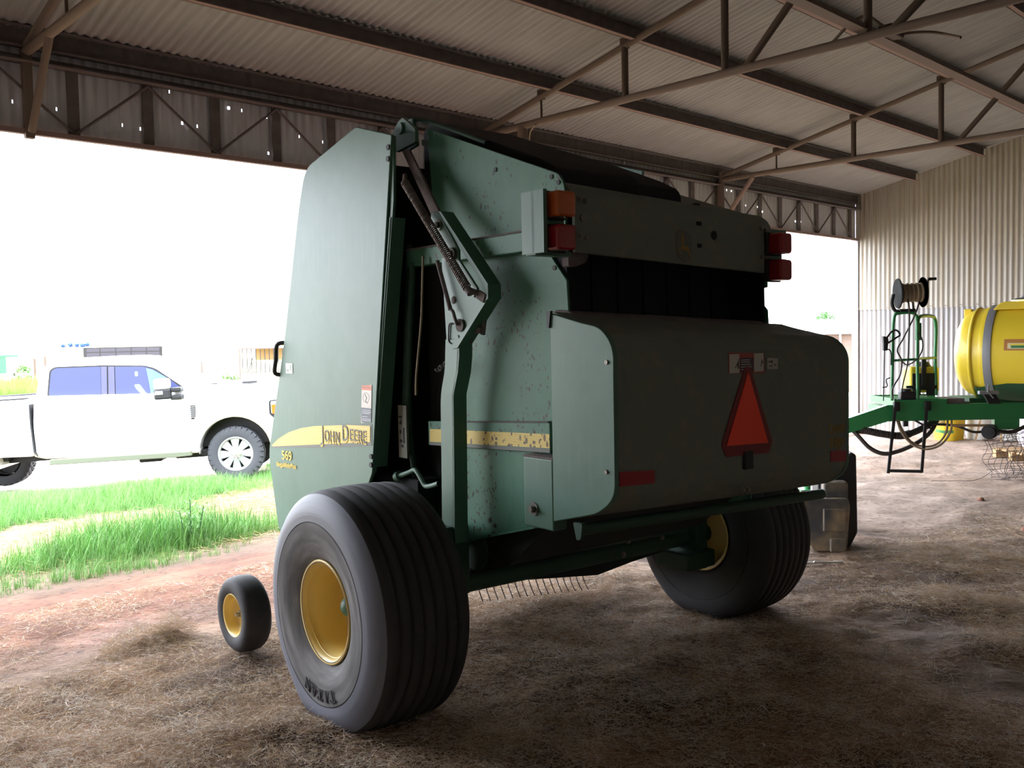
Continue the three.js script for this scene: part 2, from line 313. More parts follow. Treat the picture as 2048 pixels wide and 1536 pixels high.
// purlins: channels with a lighter bottom flange
{
  const purlin = (z, h, x1 = XR - 0.12) => {
    const y = ROOF(z) - 0.012, s = sub('purlin', ceiling);
    mesh('web', [bx(XL + 0.1, x1, y - h, y, z - 0.004, z + 0.004), bx(XL + 0.1, x1, y - 0.006, y, z, z + 0.05)], M.beam, s);
    mesh('flange', bx(XL + 0.1, x1, y - h, y - h + 0.007, z - 0.004, z + 0.05), M.beamPink, s);
  };
  for (const z of [-6.04, -5.05, -4.06, -3.06, -2.06, -1.15]) purlin(z, 0.125);
  for (const z of [-0.85, 0.06, 1.06, 2.06, 3.05, 4.04]) purlin(z, 0.125);
}
// trusses of welded pipe, with the bottom chord level
const trussX = [-2.15, 2.06, 6.32, 10.57];
const top = (z) => ROOF(z) - 0.14;
trussX.forEach((x, i) => {
  const t = struct('roof_truss' + (i ? '_' + String(i).padStart(3, '0') : ''));
  t.userData.label = 'rusty pipe roof truss';
  const nodes = [-6.16, -5.14, -4.13, -2.97, -1];
  mesh('bottom_chord', cyl(V(x, 3.755, -7), V(x, 3.755, 5), 0.034, 0.034, 12), M.pipe, t);
  mesh('top_chord', cyl(V(x, top(-7) - 0.0, -7), V(x, top(-1), -1), 0.03, 0.03, 12), M.pipe, t);
  mesh('top_chord', cyl(V(x, top(-1), -1), V(x, top(5), 5), 0.03, 0.03, 12), M.pipe, t);
  nodes.forEach((z, k) => { mesh('strut', cyl(V(x, 3.755, z), V(x, top(z), z), k ? 0.03 : 0.011, k ? 0.03 : 0.011, 10), M.pipeDark, t); mesh('cleat', plateX([[z - 0.02, top(z) - 0.03], [z + 0.05, top(z) - 0.03], [z + 0.05, top(z) + 0.075], [z - 0.05, top(z) + 0.075], [z - 0.05, top(z) + 0.01]], x - 0.004, x + 0.004), M.pipeDark, t); });
  mesh('diagonal', cyl(V(x, 3.755, -3.95), V(x, top(-2.97), -3.02), 0.029, 0.029, 10), M.pipeDark, t);
  mesh('diagonal', cyl(V(x, 3.755, -2.8), V(x, top(-1), -1.05), 0.029, 0.029, 10), M.pipeDark, t);
  for (const z of [0.97, 2.13, 3.14]) mesh('strut', cyl(V(x, 3.755, z), V(x, top(z), z), 0.03, 0.03, 10), M.pipeDark, t);
});
// posts at the open front, with a brace each
[-2.15, 2.06, 10.57].forEach((x, i) => {
  const c = struct('column' + (i ? '_' + String(i).padStart(3, '0') : ''));
  if (x > 1 && x < 3) { mesh('brace', cyl(V(x, 3.74, -6.5), V(x, 3.2, -6.95), 0.026, 0.026, 10), M.pipe, c); mesh('stub', bx(x - 0.03, x + 0.03, 3.16, 3.8, -7.03, -6.98), M.pipe, c); return; }
  mesh('post', cyl(V(x, x < 0 ? -0.1 : 0, -6.99), V(x, 3.86, -6.99), 0.05, 0.05, 14), M.pipe, c);
  mesh('brace', cyl(V(x, 3.73, -6.5), V(x, 3.2, -6.95), 0.03, 0.03, 10), M.beamPink, c);
});
{ // the post behind the baler's hood, carrying the second truss, with a cable down it
  const c = struct('column_003');
  mesh('post', cyl(V(6.32, 0, -6.42), V(6.32, 3.74, -6.42), 0.05, 0.05, 14), M.pipe, c);
  const k = mesh('cable', tube([V(6.27, 3.72, -6.2), V(6.3, 3.66, -6.3), V(6.36, 3.5, -6.36), V(6.37, 2.8, -6.37)], 0.008, 20, 6), M.hoseTan, c);
}
// front wall over the opening: iron sheets outside, a lattice girder inside; old nail holes let daylight in
const wallFront = struct('wall_front');
{
  const holes = [[1.98, 3.415], [2.125, 3.42], [2.265, 3.405], [2.73, 3.36], [2.86, 3.35], [3.1, 3.67], [3.5, 3.625], [3.6, 3.625], [3.71, 3.62], [3.93, 3.6], [3.2, 3.445], [3.32, 3.435], [4.24, 3.48], [4.48, 3.465], [3.94, 3.3], [3.99, 3.3], [5.1, 3.62], [10.18, 3.53], [10.83, 3.66], [10.96, 3.66], [11.1, 3.65], [11.3, 3.49], [11.4, 3.49], [11.6, 3.495], [11.74, 3.44], [11.92, 3.44], [12.66, 3.37], [12.82, 3.375], [12.92, 3.38]];
  const zS = -7.07;
  for (let x = XL; x < XR - 0.05; x += SW) {
    const mine = holes.filter(([hx]) => hx >= x && hx < x + SW), rows = [0, 1];
    for (const [, hy] of mine) for (const d of [-0.012, 0.012]) rows.push((hy + d - 3.205) / 0.8);
    rows.sort((a, b) => a - b);
    const g = corrugated(10, (u, v) => [V(x + u, 3.205 + 0.8 * v, zS), V(0, 0, 1)], rows, 0.008, (i, j) => { const cy = 3.205 + 0.8 * (rows[j] + rows[j + 1]) / 2, cx = x + (i + 0.5) / 8 * PITCH; return mine.some(([hx, hy]) => Math.abs(cy - hy) < 0.011 && Math.abs(cx - hx) < 0.0065); });
    sheet(g, M.fascia, wallFront, 'cladding_sheet');
  }
  for (let x = XL; x < -0.9; x += SW) sheet(corrugated(Math.min(10, Math.round((-0.8 - x) / PITCH)), (u, v) => [V(x + u, -0.3 + 3.6 * v, zS + 0.012), V(0, 0, 1)], [0, 1]), M.fascia, wallFront, 'wall_sheet');
  mesh('bottom_rail', bx(XL, XR - 0.02, 3.19, 3.225, -7.05, -7.0), M.beamPink, wallFront);
  mesh('middle_rail', [bx(XL, XR - 0.02, 3.68, 3.688, -7.05, -6.95), bx(XL, XR - 0.02, 3.68, 3.74, -7.05, -7.04)], M.beam, wallFront);
  mesh('eave_channel', [bx(XL, XR - 0.02, 3.78, 3.93, -7.03, -7.02), bx(XL, XR - 0.02, 3.78, 3.788, -7.03, -6.96), bx(XL, XR - 0.02, 3.92, 3.93, -7.03, -6.96)], M.beam, wallFront);
  let k = 0;
  for (let x = 2.37 - 8 * 0.5445; x < XR; x += 0.5445, k++) {
    if (x < XL + 0.1) continue;
    mesh('lattice_post', bx(x - 0.04, x + 0.04, 3.22, 3.69, -7.045, -7.03), M.beam, wallFront);
    if (x + 0.5445 < XR) mesh('lattice_brace', k % 2 ? cyl(V(x, 3.67, -7.02), V(x + 0.5445, 3.23, -7.02), 0.011, 0.011, 8) : cyl(V(x, 3.23, -7.02), V(x + 0.5445, 3.67, -7.02), 0.011, 0.011, 8), M.beam, wallFront);
  }
}
// right, back and left walls: two courses of upright sheets
function ironWall(name, len, P, N, mat, low) {
  const w = struct(name);
  for (let u = 0; u < len - 0.05; u += SW) {
    const n = Math.min(10, Math.round((len - u) / PITCH)), lo = corrugated(n, (q, v) => { const p = P(u + q); return [V(p.x, -0.15 + 2.27 * v, p.z), N]; }, [0, 1]);
    const hi = corrugated(n, (q, v) => { const p = P(u + q), y1 = ROOF(p.z) + 0.01; return [V(p.x + N.x * 0.008, 2.05 + (y1 - 2.05) * v, p.z + N.z * 0.008), N]; }, [0, 1]);
    sheet(lo, low ?? mat, w, 'wall_sheet'); sheet(hi, mat, w, 'wall_sheet');
  }
  return w;
}
const wr = ironWall('wall_right', 12.1, (u) => ({ x: XR + 0.02, z: -7.07 + u }), V(-1, 0, 0), M.wall, M.wallLow);
mesh('corner_flashing', [bx(XR - 0.01, XR + 0.05, -0.2, 3.95, -7.13, -7.08), bx(XR - 0.012, XR - 0.004, -0.2, 3.2, -7.13, -7.02)], M.wallLow, wr);
each('sheet_screw', Array.from({ length: 14 }, (_, i) => cyl(V(XR - 0.02, 2.08, -7.0 + i * 0.228), V(XR, 2.08, -7.0 + i * 0.228), 0.008, 0.008, 6)), M.steel, wr);
const wb = ironWall('wall_back', 17, (u) => ({ x: XL + u, z: 5.03 }), V(0, 0, -1), M.wall);
const wl = ironWall('wall_left', 12.1, (u) => ({ x: XL - 0.02, z: -7.07 + u }), V(1, 0, 0), M.wall);
// a conduit lying on the bottom chords, and the old junction gear hung from it
{
  const c = struct('trim_1'); mesh('conduit', [cyl(V(-2.2, 3.83, -2.99), V(14.5, 3.83, -3.0), 0.022, 0.022, 10), bx(-2, 14.5, 3.795, 3.805, -3.05, -2.96)], M.pipe, c);
  const j = thing('junction_box', 'old dusty junction box with loose cable loops on the truss chord', 'junction box', [6.5, 3.8, -2.93]);
  mesh('box_body', [box(0.2, 0.07, 0.11, 0.1, 0.035, 0, 0.012), cyl(V(0.2, 0.04, 0), V(0.25, 0.04, 0), 0.03, 0.03, 10)], M.pipeDark, j);
  mesh('cable_loop', tube([V(0.24, 0.05, 0), V(0.42, 0.09, 0.05), V(0.55, 0.1, 0.12), V(0.5, 0.0, 0.33)], 0.011, 20, 6), M.pipe, j);
  mesh('cable_loop', tube([V(-0.02, 0.05, 0), V(-0.12, 0.12, -0.08), V(-0.18, 0.08, -0.16), V(-0.18, -0.02, -0.3)], 0.011, 20, 6), M.pipe, j);
}
// ---------------------------------------------------------------- the round baler
// local axes: x to the right seen from behind, y up, z towards the camera; origin on the ground under the axle
const TH = R(4.9);
const baler = thing('round_baler', 'large green round baler with yellow-rimmed wheels parked under the shed roof', 'baler', [2.37 + 1.28 * Math.cos(TH), 0, -3.49 + 1.28 * Math.sin(TH)], -TH);
const skew = (g) => { const p = g.attributes.position; for (let i = 0; i < p.count; i++) p.setY(i, p.getY(i) - 0.037 * (p.getX(i) + 0.82)); g.computeVertexNormals(); return g; };   // the rear end hangs a little low on the right
const hexBolt = (x, y, z, r = 0.011, h = 0.012) => [cyl(V(x, y, z), V(x - h, y, z), r, r, 6), cyl(V(x + 0.002, y, z), V(x - 0.003, y, z), r * 1.6, r * 1.6, 12)];
const rearBolt = (x, y, z, r = 0.011) => [cyl(V(x, y, z), V(x, y, z + 0.01), r, r, 6), cyl(V(x, y, z - 0.002), V(x, y, z + 0.003), r * 1.5, r * 1.5, 12)];
function inward(s, name, gs, m, parent, o) { // mirrored twin for the far side
  const g = merged(gs), q = g.clone(); if (s < 0) return mesh(name, g, m, parent, o);
  q.applyMatrix4(new THREE.Matrix4().makeScale(-1, 1, 1)); const p = q.attributes.position, n = q.attributes.normal, t = q.attributes.uv;
  for (let i = 0; i < p.count; i += 3) for (const a of [p, n, t]) { const k = a.itemSize, x = a.array.slice((i + 1) * k, (i + 2) * k); a.array.copyWithin((i + 1) * k, (i + 2) * k, (i + 3) * k); a.array.set(x, (i + 2) * k); }
  return mesh(name, q, m, parent, o);
}
// front shields
const shieldOut = [[-0.629, 2.826, 0.03], [-0.274, 2.72, 0.01], [-0.553, 1.0, 0.01], [-0.60, 0.93, 0.01], [-0.62, 0.5], [-1.74, 0.5, 0.06], [-1.862, 0.99, 0.08], [-1.577, 1.716, 0.1], [-1.332, 2.477, 0.1], [-1.232, 2.70, 0.09]];
const shieldGeo = () => [plateX(shieldOut, -0.912, -0.892, 0, 0.004),
  plateX([[-0.274, 2.715], [-0.290, 2.40], [-0.553, 1.0], [-0.567, 1.0], [-0.32, 2.36], [-0.30, 2.715]], -0.9, -0.885),
  bar(V(-0.86, 2.32, -0.318), V(-0.86, 1.03, -0.56), 0.09, 0.006), plateX([[-1.6, 1.62], [-1.86, 0.98], [-1.85, 0.97], [-1.585, 1.62]], -0.9, -0.84)];
const shield = inward(-1, 'side_shield', shieldGeo(), M.green, baler, { label: 'left front shield panel with brand stripe' });
inward(1, 'side_shield', shieldGeo(), M.green, baler);
each('shield_bolt', [...[[2.663, -0.305], [2.607, -0.31], [1.09, -0.555], [1.045, -0.56]].flatMap(([y, z]) => cyl(V(-0.918, y, z), V(-0.906, y, z), 0.014, 0.014, 10))], M.black, shield);
mesh('front_handle', tube([V(-0.9, 1.70, -1.60), V(-0.93, 1.69, -1.635), V(-0.93, 1.60, -1.665), V(-0.93, 1.51, -1.68), V(-0.9, 1.5, -1.655)], 0.014, 20, 8), M.black, baler);
{ // yellow swoosh with the brand, model figures, stickers
  const stripe = [[-1.80, 1.052], [-1.70, 1.100], [-1.55, 1.150], [-1.38, 1.187], [-1.2, 1.211], [-1.035, 1.224], [-0.8, 1.243], [-0.556, 1.252], [-0.561, 1.166], [-1.102, 1.112], [-1.45, 1.078], [-1.79, 1.045]];
  const t = canvasTex(1024, 192, (c, w, h) => { c.fillStyle = '#e9cf6a'; c.fillRect(0, 0, w, h); c.strokeStyle = 'rgba(190,160,60,0.55)'; c.lineWidth = 2; for (let y = 8; y < h; y += 16) { c.beginPath(); c.moveTo(0, y + 30); c.quadraticCurveTo(w * 0.4, y + 4, w, y - 2); c.stroke(); } });
  const d = mesh('brand_stripe', decal(stripe, -0.9145, 'x-'), std({ map: t, roughness: 0.45 }), shield, { keepUV: true, label: 'yellow swoosh decal' });
  mesh('grey_border', decal([[-1.80, 1.048], [-1.102, 1.112], [-0.556, 1.166], [-0.548, 1.258], [-1.035, 1.232], [-1.035, 1.22], [-0.54, 1.262], [-0.545, 1.148], [-1.1, 1.094], [-1.79, 1.036]], -0.9138, 'x-'), M.decalGrey, shield);
  const put = (s, size, z, y, m, f, w, slope, nm) => { const g = text(s, size, 0.0012, f, w); g.rotateY(-Math.PI / 2); g.rotateX(-slope); return mesh(nm, g.translate(-0.9155, y, z), m, shield); };
  const word = (m, dy, dx, nm) => { // large initials, small capitals
    const gs = []; let z = -1.112; for (const [s, sz] of [['J', 0.088], ['OHN', 0.062], ['D', 0.088], ['EERE', 0.062]]) { const g = text(s, sz, 0.0012, thinFont, 1.02); const wd = g.boundingBox.max.x; gs.push(g.rotateY(-Math.PI / 2).translate(-0.9155 - dx, 1.131 + dy + (z + 1.1) * 0.085, z + (s === 'D' ? 0.012 : 0))); z += wd + 0.012 + (s === 'D' ? 0.012 : 0); }
    return mesh(nm, gs, m, shield);
  };
  word(M.decalYellow, -0.010, 0, 'lettering_shade'); word(M.decalGrey, 0.003, 0.001, 'lettering');
  put('569', 0.056, -1.655, 0.975, M.decalYellow, font, 1.12, 0.03, 'model_number');
  put('MegaWidePlus', 0.028, -1.735, 0.925, M.decalYellow, font, 1.02, 0.03, 'model_name');
  const warn = canvasTex(128, 448, (c, w, h) => { c.fillStyle = '#e6dcd2'; c.fillRect(0, 0, w, h); c.fillStyle = '#e07850'; c.fillRect(4, 4, w - 8, 60); c.fillStyle = '#8f4030'; c.font = 'bold 20px sans-serif'; c.fillText('WARNING', 12, 42); c.fillStyle = '#555a68'; c.fillRect(6, 268, w - 12, 172); c.fillStyle = '#c8ccd2'; for (const [y, l] of [[290, 90], [310, 100], [328, 84], [366, 60], [392, 96], [410, 98]]) c.fillRect(14, y, l, 7); c.strokeStyle = '#4a4a4a'; c.lineWidth = 4; c.beginPath(); c.ellipse(64, 150, 34, 56, 0, 0, 7); c.stroke(); c.lineWidth = 9; c.beginPath(); c.moveTo(50, 110); c.lineTo(70, 150); c.lineTo(58, 190); c.lineTo(78, 215); c.stroke(); });
  mesh('warning_sticker', decal([[-0.651, 1.262], [-0.545, 1.272], [-0.529, 1.47], [-0.634, 1.463]], -0.9145, 'x-'), std({ map: warn, roughness: 0.5 }), shield, { keepUV: true });
  const small = canvasTex(64, 64, (c) => { c.fillStyle = '#d4d8d0'; c.fillRect(0, 0, 64, 64); c.fillStyle = '#9aa29c'; c.fillRect(6, 36, 26, 18); c.fillRect(38, 10, 18, 36); });
  mesh('white_sticker', decal(rect(-1.562, -1.468, 1.512, 1.574), -0.9145, 'x-'), std({ map: small, roughness: 0.5 }), shield, { keepUV: true });
}
// main body inside the shields: frame, chamber sides, front rollers
mesh('main_frame', [bx(-0.5, 0.5, 0.62, 2.55, -1.62, -0.42, 0.02), bx(-0.88, 0.88, 0.6, 2.72, -1.0, -0.95), bx(-0.5, 0.5, 2.45, 2.62, -1.2, -0.3, 0.02), bx(-0.80, -0.5, 0.5, 0.98, -0.7, -0.28, 0.01), bx(0.5, 0.80, 0.5, 0.98, -0.7, -0.28, 0.01)], M.interior, baler);
each('hydraulic_hose', [tube([V(-0.76, 2.1, -0.34), V(-0.78, 1.7, -0.36), V(-0.76, 1.3, -0.42), V(-0.74, 0.95, -0.4)], 0.018, 24, 8), tube([V(-0.72, 2.2, -0.42), V(-0.75, 1.6, -0.44), V(-0.74, 1.1, -0.5)], 0.02, 24, 8)], M.deepGreen, baler);
mesh('pull_rope', tube([V(-0.79, 2.12, -0.2), V(-0.80, 1.95, -0.2), V(-0.80, 1.8, -0.215), V(-0.81, 1.5, -0.26), V(-0.8, 1.42, -0.28)], 0.006, 20, 6), M.hoseTan, baler);
{ const t = canvasTex(64, 200, (c, w, h) => { c.fillStyle = '#7d7c70'; c.fillRect(0, 0, w, h); c.fillStyle = '#22221f'; c.fillRect(4, 40, 26, 8); c.beginPath(); c.moveTo(6, 70); c.lineTo(28, 52); c.lineTo(28, 74); c.fill(); c.fillRect(10, 94, 14, 14); c.fillRect(36, 84, 14, 60); c.fillRect(10, 130, 20, 12); c.fillRect(20, 150, 20, 10); });
  mesh('gauge_plate', [bx(-0.802, -0.79, 1.085, 1.36, -0.455, -0.375)], M.decalGrey, baler); mesh('gauge_label', decal(rect(-0.455, -0.375, 1.085, 1.36), -0.8035, 'x-'), std({ map: t, roughness: 0.7 }), baler, { keepUV: true }); }
// hinge on top
mesh('gate_hinge', [plateX([[-0.5, 2.77], [-0.43, 2.83], [-0.385, 2.845], [-0.27, 2.765], [-0.27, 2.70], [-0.46, 2.68]], -0.775, -0.755, 0.01), plateX([[-0.46, 2.77], [-0.40, 2.84], [-0.36, 2.84], [-0.33, 2.70], [-0.46, 2.68]], -0.73, -0.71, 0.01), cyl(V(-0.79, 2.79, -0.40), V(-0.70, 2.79, -0.40), 0.03, 0.03, 16)], M.green, baler);
mesh('gate_hinge', [bx(0.71, 0.77, 2.3, 2.46, -0.5, -0.28, 0.02)], M.green, baler);

// tailgate: side sheets, core, rolled belts, hood
const gateOut = [[-0.26, 2.77, 0.02], [-0.21, 2.755, 0.02], [0.325, 2.552, 0], [0.687, 2.416, 0.02], [0.742, 2.393, 0.03], [0.772, 2.34, 0.03], [0.775, 2.06, 0.0], [0.682, 2.045, 0.0], [0.775, 1.943, 0], [0.785, 1.79, 0], [0.70, 1.78, 0], [0.66, 0.885, 0], [0.268, 0.78, 0], [-0.04, 0.69, 0.03], [-0.13, 0.68, 0.03], [-0.13, 2.05, 0], [-0.2, 2.1, 0]];
const gate = sub('tailgate', baler);
const skewR = (g) => g.translate(0, -0.12, 0);
mesh('side_liner', skewR(plateX([[0.5, 2.3], [0.76, 2.3], [0.765, 1.8], [0.5, 1.75]], 0.680, 0.694)), M.belt, gate); mesh('side_liner', plateX([[0.5, 2.3], [0.76, 2.3], [0.765, 1.8], [0.5, 1.75]], -0.694, -0.680), M.belt, gate);
const gs0 = inward(-1, 'side_sheet', [plateX(gateOut, -0.708, -0.696, 0, 0.002), plateX([[-0.04, 0.69], [0.268, 0.78], [0.66, 0.885], [0.66, 0.875], [0.268, 0.768], [-0.04, 0.678]], -0.735, -0.70)], M.gate, gate, { label: 'rust-specked side sheet of the tailgate' });
inward(1, 'side_sheet', skewR(plateX(gateOut, -0.708, -0.696, 0, 0.002)), M.gate, gate);
mesh('gate_core', skew(plateX([[-0.36, 2.62], [-0.2, 2.66], [0.6, 2.36], [0.52, 2.1], [0.52, 1.0], [0.3, 0.86], [-0.36, 0.74]], -0.66, 0.69)), M.interior, gate);
for (let i = 0; i < 8; i++) { const x0 = -0.69 + i * 0.174; mesh('belt', skew(plateX([[0.53, 2.2], [0.548, 2.2], [0.556, 1.5], [0.548, 1.02], [0.53, 1.02]], x0, x0 + 0.160)), M.belt, gate); }
mesh('net_guard', [plateX([[-0.43, 2.80, 0.03], [-0.36, 2.84, 0.03], [0.135, 2.655, 0.02], [0.50, 2.512, 0.03], [0.63, 2.445, 0.04], [0.64, 2.36], [-0.43, 2.55]], -0.62, -0.1, 0, 0.008), plateX([[-0.36, 2.80, 0.03], [0.135, 2.625, 0.02], [0.48, 2.485, 0.03], [0.61, 2.42, 0.04], [0.62, 2.33], [-0.36, 2.55]], -0.1, 0.22, 0, 0.008)], M.belt, gate);
mesh('net_guard_rim', tube([V(-0.72, 2.845, -0.41), V(-0.70, 2.83, -0.33), V(-0.68, 2.745, -0.1), V(-0.66, 2.63, 0.17)], 0.012, 24, 7), M.deepGreen, gate);
mesh('hood_lump', bx(0.28, 0.31, 2.325, 2.36, 0.62, 0.66, 0.006), M.black, gate);
const hood = mesh('hood', skew(merged([plateX([[0.66, 2.385, 0.05], [0.735, 2.37, 0.05], [0.79, 2.33, 0.06], [0.812, 2.26, 0.05], [0.812, 2.062, 0.008], [0.795, 2.062, 0.004], [0.795, 2.25, 0.04], [0.73, 2.34, 0.04], [0.66, 2.36]], -0.690, 0.70, 0, 0.003), plateX([[-0.34, 2.74], [0.66, 2.385], [0.66, 2.36], [-0.34, 2.71]], -0.69, 0.69), plateX([[0.60, 2.40], [0.735, 2.37, 0.03], [0.80, 2.31, 0.05], [0.80, 2.05], [0.60, 2.05]], 0.69, 0.705, 0)])), M.dusty, gate, { label: 'dusty hood across the top of the gate' });
{ // emblem: a leaping deer in a rounded frame
  const cx = 0.0, cy = 2.118, sk = (x) => -0.037 * (x + 0.82) + 0.03;
  const P = (u, v) => [cx + (u - 0.5) * 0.112, cy + (0.5 - v) * 0.15 + 0.0];
  const frame = [[0.06, 0.06], [0.5, -0.02], [0.94, 0.12], [0.99, 0.5], [0.96, 0.88], [0.55, 1.03], [0.1, 0.82], [0.02, 0.45]].map(([u, v]) => [...P(u, v), 0.02]);
  const inner = [[0.10, 0.10], [0.5, 0.02], [0.90, 0.15], [0.95, 0.5], [0.92, 0.86], [0.55, 0.99], [0.14, 0.80], [0.06, 0.45]].map(([u, v]) => [...P(u, v), 0.018]);
  const deer = [[0.17, 0.57], [0.33, 0.545], [0.36, 0.50], [0.37, 0.38], [0.32, 0.345], [0.31, 0.315], [0.37, 0.30], [0.35, 0.2], [0.30, 0.19], [0.29, 0.16], [0.36, 0.165], [0.38, 0.1], [0.405, 0.1], [0.40, 0.18], [0.42, 0.23], [0.44, 0.12], [0.465, 0.12], [0.455, 0.22], [0.49, 0.30], [0.47, 0.36], [0.46, 0.46], [0.53, 0.50], [0.70, 0.525], [0.76, 0.5], [0.79, 0.56], [0.84, 0.70], [0.94, 0.85], [0.93, 0.88], [0.80, 0.77], [0.70, 0.68], [0.55, 0.635], [0.42, 0.635], [0.3, 0.61], [0.23, 0.595], [0.26, 0.68], [0.35, 0.73], [0.34, 0.75], [0.22, 0.69]].map(([u, v]) => P(u, v));
  const e = mesh('emblem', plateZ(frame, 0.8125, 0.8155), std({ color: rgb(112, 100, 76), roughness: 0.8 }), hood); mesh('emblem_field', plateZ(inner, 0.8155, 0.8165), M.decalGrey, hood); mesh('emblem_deer', plateZ(deer, 0.8165, 0.8175), std({ color: rgb(150, 122, 66), roughness: 0.8 }), hood);
  each('hood_bolt', [[-0.66, 2.285], [-0.625, 2.28], [-0.66, 2.13], [-0.625, 2.12], [0.60, 2.235], [0.635, 2.23], [0.60, 2.09], [0.635, 2.085]].map(([x, y]) => merged(rearBolt(x, y, 0.812, 0.009))), M.steel, hood);
  mesh('hood_bolt', cyl(V(-0.645, 2.205, 0.808), V(-0.645, 2.205, 0.82), 0.017, 0.017, 14), M.steel, hood);
  each('hood_hole', [cyl(V(0.224, 2.179, 0.806), V(0.224, 2.179, 0.8145), 0.021, 0.021, 18), bx(0.10, 0.13, 2.22, 2.238, 0.806, 0.8145), bx(0.10, 0.13, 2.115, 2.133, 0.806, 0.8145)], M.belt, hood);
}
mesh('pale_tag', box(0.085, 0.05, 0.004, 0.415, 1.74, 0.565), M.hoseTan, gate);
mesh('hood_latch', plateZ([[-0.70, 2.06], [-0.58, 2.055], [-0.6, 2.02], [-0.66, 2.0], [-0.70, 2.0]], 0.74, 0.78, 0.01), M.rust, gate);
for (const s of [-1, 1]) { const dy = s > 0 ? -0.085 : 0, k = (x) => -s * x;       // lamp brackets and lamps
  const X = (a, b) => (s < 0 ? [a, b] : [-b, -a]), dx = s > 0 ? -0.13 : 0;
  const br = mesh('lamp_bracket', s > 0 ? [bx(0.7, 0.80, 2.02, 2.24, 0.775, 0.795), bx(0.80, 0.84, 2.13, 2.24, 0.775, 0.795), bx(0.80, 0.84, 2.0, 2.09, 0.775, 0.795)] : [bx(...X(-0.905, -0.885), 2.045 + dy, 2.30 + dy, 0.72, 0.86), bx(...X(-0.905, -0.74), 2.05 + dy, 2.295 + dy, 0.785, 0.80), bx(...X(-0.90, -0.70), 2.04 + dy, 2.06 + dy, 0.74, 0.80)].map((g) => g.translate(dx, 0, 0)), M.green, gate);
  for (const [nm, m, y0] of [['amber_lamp', M.amber, 2.19], ['red_lamp', M.red, 2.055]]) {
    const l = mesh(nm, bx(...X(-0.868, -0.762), y0 + dy, y0 + 0.105 + dy, 0.825, 0.905, 0.016).translate(dx, 0, 0), s > 0 ? M.reflector : m, gate);
    mesh('lamp_base', bx(...X(-0.876, -0.754), y0 - 0.006 + dy, y0 + 0.111 + dy, 0.80, 0.832, 0.008).translate(dx, 0, 0), M.black, l);
  }
}
// side channel, ribbed stripe, corner box on the left sheet
for (const s of [-1, 1]) { inward(s, 'side_channel', [bx(-0.765, -0.70, 2.078, 2.166, -0.40, 0.66, 0.006)], M.gate, gate); inward(s, 'side_rib', [plateX([[-0.29, 1.155], [0.67, 1.193], [0.67, 1.329], [-0.29, 1.28]], -0.725, -0.70, 0.004, 0.004)], M.gate, gate); inward(s, 'corner_box', [bx(-0.785, -0.705, 0.87, 1.18, 0.556, 0.752, 0.008)], M.green, gate); }
each('rusty_lip', [bx(-0.766, -0.70, 2.164, 2.172, -0.40, 0.64), bar(V(-0.714, 1.291, -0.03), V(-0.714, 1.331, 0.66), 0.026, 0.006), bx(-0.786, -0.70, 1.178, 1.187, 0.556, 0.752)], M.rust, gate);
{ const t = canvasTex(1024, 128, (c, w, h) => { c.fillStyle = '#e0c25c'; c.fillRect(0, 0, w, h); c.fillStyle = 'rgba(170,140,60,0.4)'; for (let y = 6; y < h; y += 14) c.fillRect(0, y, w, 2); for (let i = 0; i < 170; i++) { const x = rr(260, w), r = Math.pow(rnd(), 3) * 13 + 1.5; c.fillStyle = `rgba(64,38,22,${rr(0.6, 0.95)})`; c.beginPath(); c.ellipse(x, rr(0, h), r * rr(0.5, 1), r * rr(0.6, 1.6), 0, 0, 7); c.fill(); } });
  mesh('yellow_stripe', decal([[-0.275, 1.174], [0.668, 1.217], [0.668, 1.279], [-0.272, 1.241]], -0.7265, 'x-'), std({ map: t, roughness: 0.5 }), gate, { keepUV: true }); mesh('grey_stripe', decal([[-0.275, 1.158], [0.668, 1.197], [0.668, 1.214], [-0.275, 1.172]], -0.7262, 'x-'), M.decalGrey, gate); }
mesh('box_bolt', [...hexBolt(-0.787, 0.953, 0.625, 0.014, 0.022), cyl(V(-0.786, 0.953, 0.625), V(-0.79, 0.953, 0.625), 0.03, 0.03, 20)], M.steel, gate);
each('sheet_bolt', [[2.39, 0.69], [2.36, 0.735], [2.30, 0.66], [2.48, 0.30], [2.27, 0.5], [0.83, 0.2], [0.81, 0.24], [0.9, 0.66], [2.0, 0.70]].map(([y, z]) => cyl(V(-0.712, y, z), V(-0.704, y, z), 0.011, 0.011, 8)), M.black, gate);

// rear wrap cover: curved shell with end sheets
const cover = sub('wrap_cover', baler);
const cvOut = [[0.80, 1.80, 0.004], [0.985, 1.757, 0.02], [1.10, 1.735, 0.06], [1.166, 1.66, 0.07], [1.166, 1.07, 0.07], [1.07, 0.997, 0.05], [0.80, 0.927, 0.004]];
mesh('end_sheet', skew(plateX(cvOut, -0.826, -0.80, 0, 0.003)), M.green, cover, { label: 'pale green end sheet of the rear cover' });
mesh('end_sheet', skew(plateX(cvOut, 0.80, 0.826, 0, 0.003)), M.green, cover);
mesh('cover_shell', skew(plateX([[0.79, 1.808, 0.0], [0.80, 1.805, 0.0], [0.985, 1.755, 0.03], [1.095, 1.733, 0.07], [1.1645, 1.655, 0.07], [1.1645, 1.075, 0.07], [1.07, 1.0, 0.05], [0.79, 0.925]], -0.80, 0.80, 0)), M.dusty, cover, { label: 'dusty curved shell of the rear cover' });
mesh('dust_ridge', skew(plateX([[0.70, 1.825, 0.03], [0.80, 1.815, 0.02], [0.86, 1.78], [0.70, 1.76]], -0.72, 0.62, 0, 0.004)), M.rust, cover);
mesh('black_seal', skew(plateX([[0.785, 1.81], [0.81, 1.81], [0.80, 1.74], [0.785, 1.74]], -0.834, -0.82)), M.black, cover);
